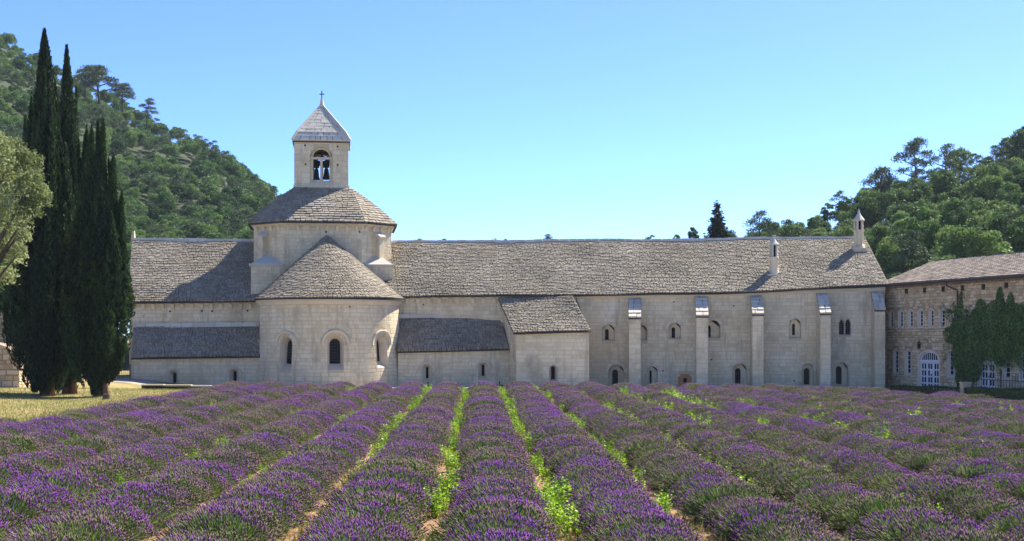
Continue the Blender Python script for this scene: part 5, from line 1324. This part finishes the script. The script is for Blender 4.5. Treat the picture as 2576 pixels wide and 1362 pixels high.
# ---------------------------------------------------------------- lavender
def lavender_plant(seed, n=1080):
    r = np.random.default_rng(seed); rx, ry, rz = .79, .80, .57
    ph = r.uniform(0, 2 * math.pi, n); cz = r.uniform(0.10, 1, n) ** .85; sn = np.sqrt(1 - cz ** 2)
    lump = 1 + .10 * np.sin(ph * 3 + seed) + .07 * np.sin(ph * 5 + seed * 2 + cz * 4)
    tip = np.stack([rx * sn * np.cos(ph) * lump, ry * sn * np.sin(ph) * lump, .06 + rz * cz ** .8], 1) * r.uniform(.90, 1.06, n)[:, None]
    tip[:, :2] += r.normal(size=(n, 2)) * .028
    base = tip * np.array([.2, .2, 0]) + np.array([0, 0, .03])
    d = unit(unit(tip - base) + np.array([0, 0, .45]) + r.normal(size=(n, 3)) * .12)
    ls = r.uniform(.045, .095, n)[:, None]; sb = tip - d * ls
    # flower spikes: slim three-sided spindles
    s1 = unit(np.cross(d, rand_dirs(n, r))); s2 = np.cross(d, s1); w = r.uniform(.0065, .010, n)[:, None]
    mid = sb + d * ls * .45
    ring = [mid + (s1 * math.cos(a) + s2 * math.sin(a)) * w for a in (0, 2.094, 4.189)]
    Vs = np.stack([sb] + ring + [tip], 1).reshape(-1, 3); o = (np.arange(n) * 5)[:, None]
    Fs = np.concatenate([o + np.array(t) for t in ((0, 2, 1), (0, 3, 2), (0, 1, 3), (4, 1, 2), (4, 2, 3), (4, 3, 1))])
    tn = np.clip(r.normal(size=n) * .55 + .25 * (cz - .5), -1, 1)
    # stems
    b0 = base + (sb - base) * .45; wst = .005
    Vt = np.stack([b0 - s1 * wst, b0 + s1 * wst, sb + s1 * wst, sb - s1 * wst], 1).reshape(-1, 3); Ft = np.arange(n * 4).reshape(n, 4)
    # leaves
    m = 680; k = r.integers(0, n, m); q = r.uniform(.5, .95, m)[:, None]; c = tip[k] * q; dd = unit(unit(c - np.array([0, 0, -.1])) + np.array([0, 0, .5]) + r.normal(size=(m, 3)) * .35)
    Vl, Fl = leaf_quads(c, dd, r.uniform(.1, .2, m), r.uniform(.014, .03, m), r)
    # dense heart of the bush
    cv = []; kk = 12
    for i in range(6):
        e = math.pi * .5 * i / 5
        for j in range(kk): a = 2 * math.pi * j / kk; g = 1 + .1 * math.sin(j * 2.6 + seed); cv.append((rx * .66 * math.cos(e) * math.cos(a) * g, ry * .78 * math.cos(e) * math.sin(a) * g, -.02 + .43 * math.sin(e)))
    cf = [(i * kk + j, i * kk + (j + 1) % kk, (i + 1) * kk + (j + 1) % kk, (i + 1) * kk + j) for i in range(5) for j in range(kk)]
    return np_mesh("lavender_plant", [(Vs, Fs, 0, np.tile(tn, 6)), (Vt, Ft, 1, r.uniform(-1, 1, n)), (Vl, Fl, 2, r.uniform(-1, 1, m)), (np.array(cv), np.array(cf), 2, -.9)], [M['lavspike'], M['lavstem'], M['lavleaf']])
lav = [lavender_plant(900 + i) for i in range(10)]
ROW_TAN = (CX - 1200) / F
def row_x(k, y): return -1.61 + 1.9 * k + ROW_TAN * (75 - y)
ends = {-8: "short outermost lavender row beside the dry grass under the cypresses",
        -7: "lavender row pointing at the lean-to's slit window nearest the cypress side of the apse", -6: "lavender row pointing at the round apse's tall window nearest the cypresses",
        -5: "lavender row pointing at the wall between the first and middle apse windows", -4: "lavender row pointing just past the tall middle window of the apse",
        -3: "lavender row pointing at the apse window on its sunlit flank", -2: "lavender row pointing at the first slit window past the apse, by a grave cross",
        -1: "lavender row pointing midway between the two slit windows of the low lean-to", 0: "lavender row in the middle pointing at the slit window just before the projecting chapel",
        1: "lavender row pointing at the near corner of the projecting chapel", 2: "lavender row pointing at the single small window of the projecting chapel",
        3: "lavender row pointing at the chapel's far corner", 4: "lavender row pointing at the low arched window between chapel and first buttress",
        5: "lavender row pointing at the slit window between the first two buttresses", 6: "lavender row pointing at the small brown wooden door",
        7: "lavender row pointing at the arched window just beyond the brown door", 8: "lavender row pointing between the third and fourth buttresses",
        9: "lavender row pointing at the fourth buttress with the twin pointed windows beyond", 10: "lavender row pointing at the last buttress and drainpipe of the long wing",
        11: "lavender row ending at the clipped hedge below the arched white door", 12: "last lavender row, ending at the hedge by the stone pier"}
rl = random.Random(8); nplants = 0
for k in range(-8, 13):
    yend = 74.6 - .02 * k + rl.uniform(-.4, .4)
    for _ in range(8): yend = min(yend, ydrop(min(row_x(k, yend), 22)) - 3.0)
    if k == -8: yend = 43
    root = empty("lavender_row", (row_x(k, yend), yend, 0), ends[k], "lavender row", "rows of lavender in the field")
    y = 13.0 + rl.uniform(0, .9)
    while y < yend:
        x = row_x(k, y)
        px = CX + F * x / y
        if -260 < px < 2840 and not (k >= 9 and rl.random() < .02):
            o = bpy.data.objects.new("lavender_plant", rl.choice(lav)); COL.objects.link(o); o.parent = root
            s = rl.uniform(.9, 1.1) * (0.97 if k > 3 else 1)
            if abs(y - yend) < .8: s *= .9
            o.location = (x - root.location.x + rl.uniform(-.035, .035), y - root.location.y + rl.uniform(-.08, .08), ground_z(x, y) - .01)
            o.rotation_euler = (rl.uniform(-.05, .05), rl.uniform(-.06, .06), rl.choice((0, math.pi)) + rl.uniform(-.25, .25)); o.scale = (s * rl.uniform(.94, 1.06), s * 1.02, s * rl.uniform(.9, 1.07) * (.92 if k > 3 else 1))
            nplants += 1
        y += .92
# ---------------------------------------------------------------- weeds in the furrows
def weed_mesh(seed, ns, H, spread):
    r = np.random.default_rng(seed); C = []; D = []; Lg = []; b = MB(); sv = []
    for i in range(ns):
        a = r.uniform(0, 2 * math.pi); q = spread * math.sqrt(r.random()); h = H * r.uniform(.55, 1.1); lean = r.normal(size=2) * .12 * h
        p0 = np.array([q * math.cos(a), q * math.sin(a), 0]); p1 = p0 + np.array([*lean, h])
        b.tube([p0, (p0 + p1) / 2 + np.array([lean[0] * -.1, 0, 0]), p1], [.006, .005, .003], 3, cap=False)
        m = int(7 + h * 22)
        for j in range(m):
            f = .18 + .82 * (j + r.random()) / m; w = j * 2.2 + r.uniform(-.4, .4); d = np.array([math.cos(w), math.sin(w), r.uniform(-.1, .5)])
            l = r.uniform(.06, .13) * (1.15 - .5 * f); C.append(p0 + (p1 - p0) * f + d / np.linalg.norm(d) * l * .55); D.append(d); Lg.append(l)
    C, D, Lg = np.array(C), unit(np.array(D)), np.array(Lg); V, Fc = leaf_quads(C, D, Lg, Lg * .5, r)
    tv = np.array([tuple(v) for v in b.v]); tf = np.array(b.f)
    return np_mesh("weed", [(V, Fc, 0, r.uniform(-1, 1, len(C))), (tv, tf, 0, -.5)], [M['weed']])
weeds = [weed_mesh(950 + i, 7 + 2 * (i % 3), .42 + .06 * (i % 4), .2) for i in range(6)]
big = weed_mesh(970, 30, .62, .42)
rw = random.Random(14)
def weed(x, y, s, lab, me=None, grp="weeds growing in the furrows"):
    o = bpy.data.objects.new("weed", me or rw.choice(weeds)); COL.objects.link(o); o.location = (x, y, ground_z(x, y)); o.scale = (s, s, s * rw.uniform(.85, 1.15)); o.rotation_euler = (0, 0, rw.uniform(0, 6.28))
    return tag(o, lab, "weed", grp)
def furrow_x(k, y): return row_x(k, y) + .95
def furrow_at(px, py):      # furrow point nearest the photograph's column and row, at ground height
    y = 2.98 * F / (py - HZ); x = (px - CX) / F * y; k = round((x - .95 - row_x(0, y)) / 1.9); return k, y
FUR = {-6: "the wall beyond the first apse window", -4: "the wall beyond the middle apse window", -3: "the sunlit edge of the apse", -2: "the first slit window past the apse", -1: "the lean-to wall between its slit windows",
       0: "the grave cross beside the chapel", 1: "the chapel front before its window", 2: "the chapel front beyond its window", 3: "the low arched window after the chapel", 4: "the first buttress", 5: "the wall before the brown door",
       6: "the second buttress", 7: "the third buttress", 9: "the twin pointed windows", 11: "the stone pier"}
for (px, py, s, lab) in ((1392, 1295, 1.05, "largest bright green weed patch, in the near furrow beside the central row"), (1420, 1345, .75, "leafy green weed at the picture's foot below the largest weed patch")):
    k, y = furrow_at(px, py); weed(furrow_x(k, y), y, s, lab, big)
def run(k, y0, y1, n, smin, smax):
    for i in range(n):
        y = rw.uniform(y0, y1); weed(furrow_x(k, y) + rw.uniform(-.16, .16), y, rw.uniform(smin, smax), "leafy green weed in the furrow aimed at " + FUR[k], None, "weeds in the furrow aimed at " + FUR[k])
run(0, 46, 73, 30, .6, 1.1); run(0, 30, 46, 20, .5, .9); run(0, 22.5, 30, 8, .5, .8)
run(-1, 48, 73, 28, .5, .9); run(-1, 22, 28, 7, .7, 1.0); run(-1, 30, 48, 16, .6, .9)
run(-2, 38, 73, 32, .6, 1.1); run(-2, 26, 38, 10, .6, .9)
run(-3, 24, 66, 20, .5, .9); run(-4, 24, 60, 13, .5, .9); run(-4, 66, 73, 5, .7, 1.0)
run(1, 42, 72, 20, .6, 1.0); run(1, 19.5, 40, 15, .6, .9); run(2, 40, 70, 14, .6, 1.0); run(2, 19.5, 38, 13, .6, .9)
run(3, 34, 69, 12, .7, 1.1); run(3, 20, 33, 6, .6, .9); run(4, 38, 66, 10, .8, 1.2); run(4, 58, 63, 7, .9, 1.2); run(5, 36, 60, 8, .8, 1.2); run(6, 26, 50, 7, .7, 1.1); run(7, 44, 60, 5, .9, 1.2); run(9, 40, 54, 4, .9, 1.2); run(11, 34, 48, 4, .8, 1.2); run(-6, 36, 60, 5, .6, 1.0)
# ---------------------------------------------------------------- stone chips in the furrows, dry grass on the bank
rs = np.random.default_rng(66); n = 26000
kk = rs.integers(-5, 6, n); y = 14 + 48 * rs.random(n) ** 1.6; x = np.array([row_x(int(a), b) for a, b in zip(kk, y)]) + .95 + rs.normal(size=n) * .28
c = np.stack([x, y, np.full(n, .022)], 1); d = unit(rs.normal(size=(n, 3)) * np.array([1, 1, .35])); l = rs.uniform(.015, .07, n)
V, Fc = leaf_quads(c, d, l, l * rs.uniform(.4, .9, n), rs)
V[:, 2] = np.maximum(V[:, 2], .012)
link("gravel_chips", np_mesh("gravel_chips", [(V, Fc, 0, rs.uniform(-1, 1, n))], [M['chip']]), None, 'stuff')
def tufts(name, n, fx, fy, hmin, hmax, seed, tone0, z_of):
    r = np.random.default_rng(seed); x = fx(r, n); y = fy(r, n); keep = np.array([not (a > FIELD_L(b) - .3 and b < ydrop(a) - 1.5) for a, b in zip(x, y)]); x, y = x[keep], y[keep]; n = len(x)
    z = np.array([z_of(a, b) for a, b in zip(x, y)]); h = r.uniform(hmin, hmax, n); d = unit(np.stack([r.normal(size=n) * .5, r.normal(size=n) * .5, np.ones(n)], 1)); s = unit(np.cross(d, rand_dirs(n, r))) * r.uniform(.006, .014, n)[:, None]
    p = np.stack([x, y, z], 1); V = np.stack([p - s, p + s, p + d * h[:, None]], 1).reshape(-1, 3)
    link(name, np_mesh(name, [(V, np.arange(n * 3).reshape(n, 3), 0, np.clip(tone0 + r.normal(size=n) * .5, -1, 1))], [M['blade']]), None, 'stuff')
tufts("dry_grass", 60000, lambda r, n: r.uniform(-34, -7, n), lambda r, n: r.uniform(44, 80, n), .05, .16, 71, .15, ground_z)
tufts("field_edge_grass", 9000, lambda r, n: -15.4 - np.abs(r.normal(size=n)) * 1.1, lambda r, n: r.uniform(34, 78, n), .2, .42, 72, -.5, ground_z)

kk = rs.choice(np.r_[np.arange(-7, 12), -3, -2, -1, 0, 1, 2], 42000); yy = 14 + 60 * rs.random(42000) ** 1.3; xx = np.array([row_x(int(p_), q_) for p_, q_ in zip(kk, yy)]) + .95 + rs.normal(size=42000) * .17
ok = np.array([q_ < ydrop(min(p_, 22)) - 2 for p_, q_ in zip(xx, yy)]) & (np.sin(yy * .9 + kk * 2.1) + np.sin(yy * .37 + kk) > -.2); xx, yy = xx[ok], yy[ok]; n = len(xx)
h = rs.uniform(.06, .26, n); d = unit(np.stack([rs.normal(size=n) * .4, rs.normal(size=n) * .4, np.ones(n)], 1)); s_ = unit(np.cross(d, rand_dirs(n, rs))) * rs.uniform(.008, .018, n)[:, None]
p_ = np.stack([xx, yy, np.full(n, .005)], 1); V = np.stack([p_ - s_, p_ + s_, p_ + d * h[:, None]], 1).reshape(-1, 3)
link("furrow_grass", np_mesh("furrow_grass", [(V, np.arange(n * 3).reshape(n, 3), 0, np.clip(-.3 + rs.normal(size=n) * .7, -1, 1))], [M['blade']]), None, 'stuff')
# ---------------------------------------------------------------- thin summer haze over the valley
hz = MB(); hz.box((0, 190, 70), 520, 260, 73)
hm = bpy.data.materials.new("summer_haze"); hm.use_nodes = True
hn = hm.node_tree; hn.nodes.remove(hn.nodes["Principled BSDF"])
pv = hn.nodes.new("ShaderNodeVolumePrincipled"); pv.inputs["Color"].default_value = (0.75, 0.86, 1.0, 1); pv.inputs["Density"].default_value = 0.00010; pv.inputs["Anisotropy"].default_value = 0.2
hn.links.new(pv.outputs[0], hn.nodes["Material Output"].inputs["Volume"])
tag(hz.build("haze", hm), "thin pale summer haze lying over the valley", "haze", None, "stuff")
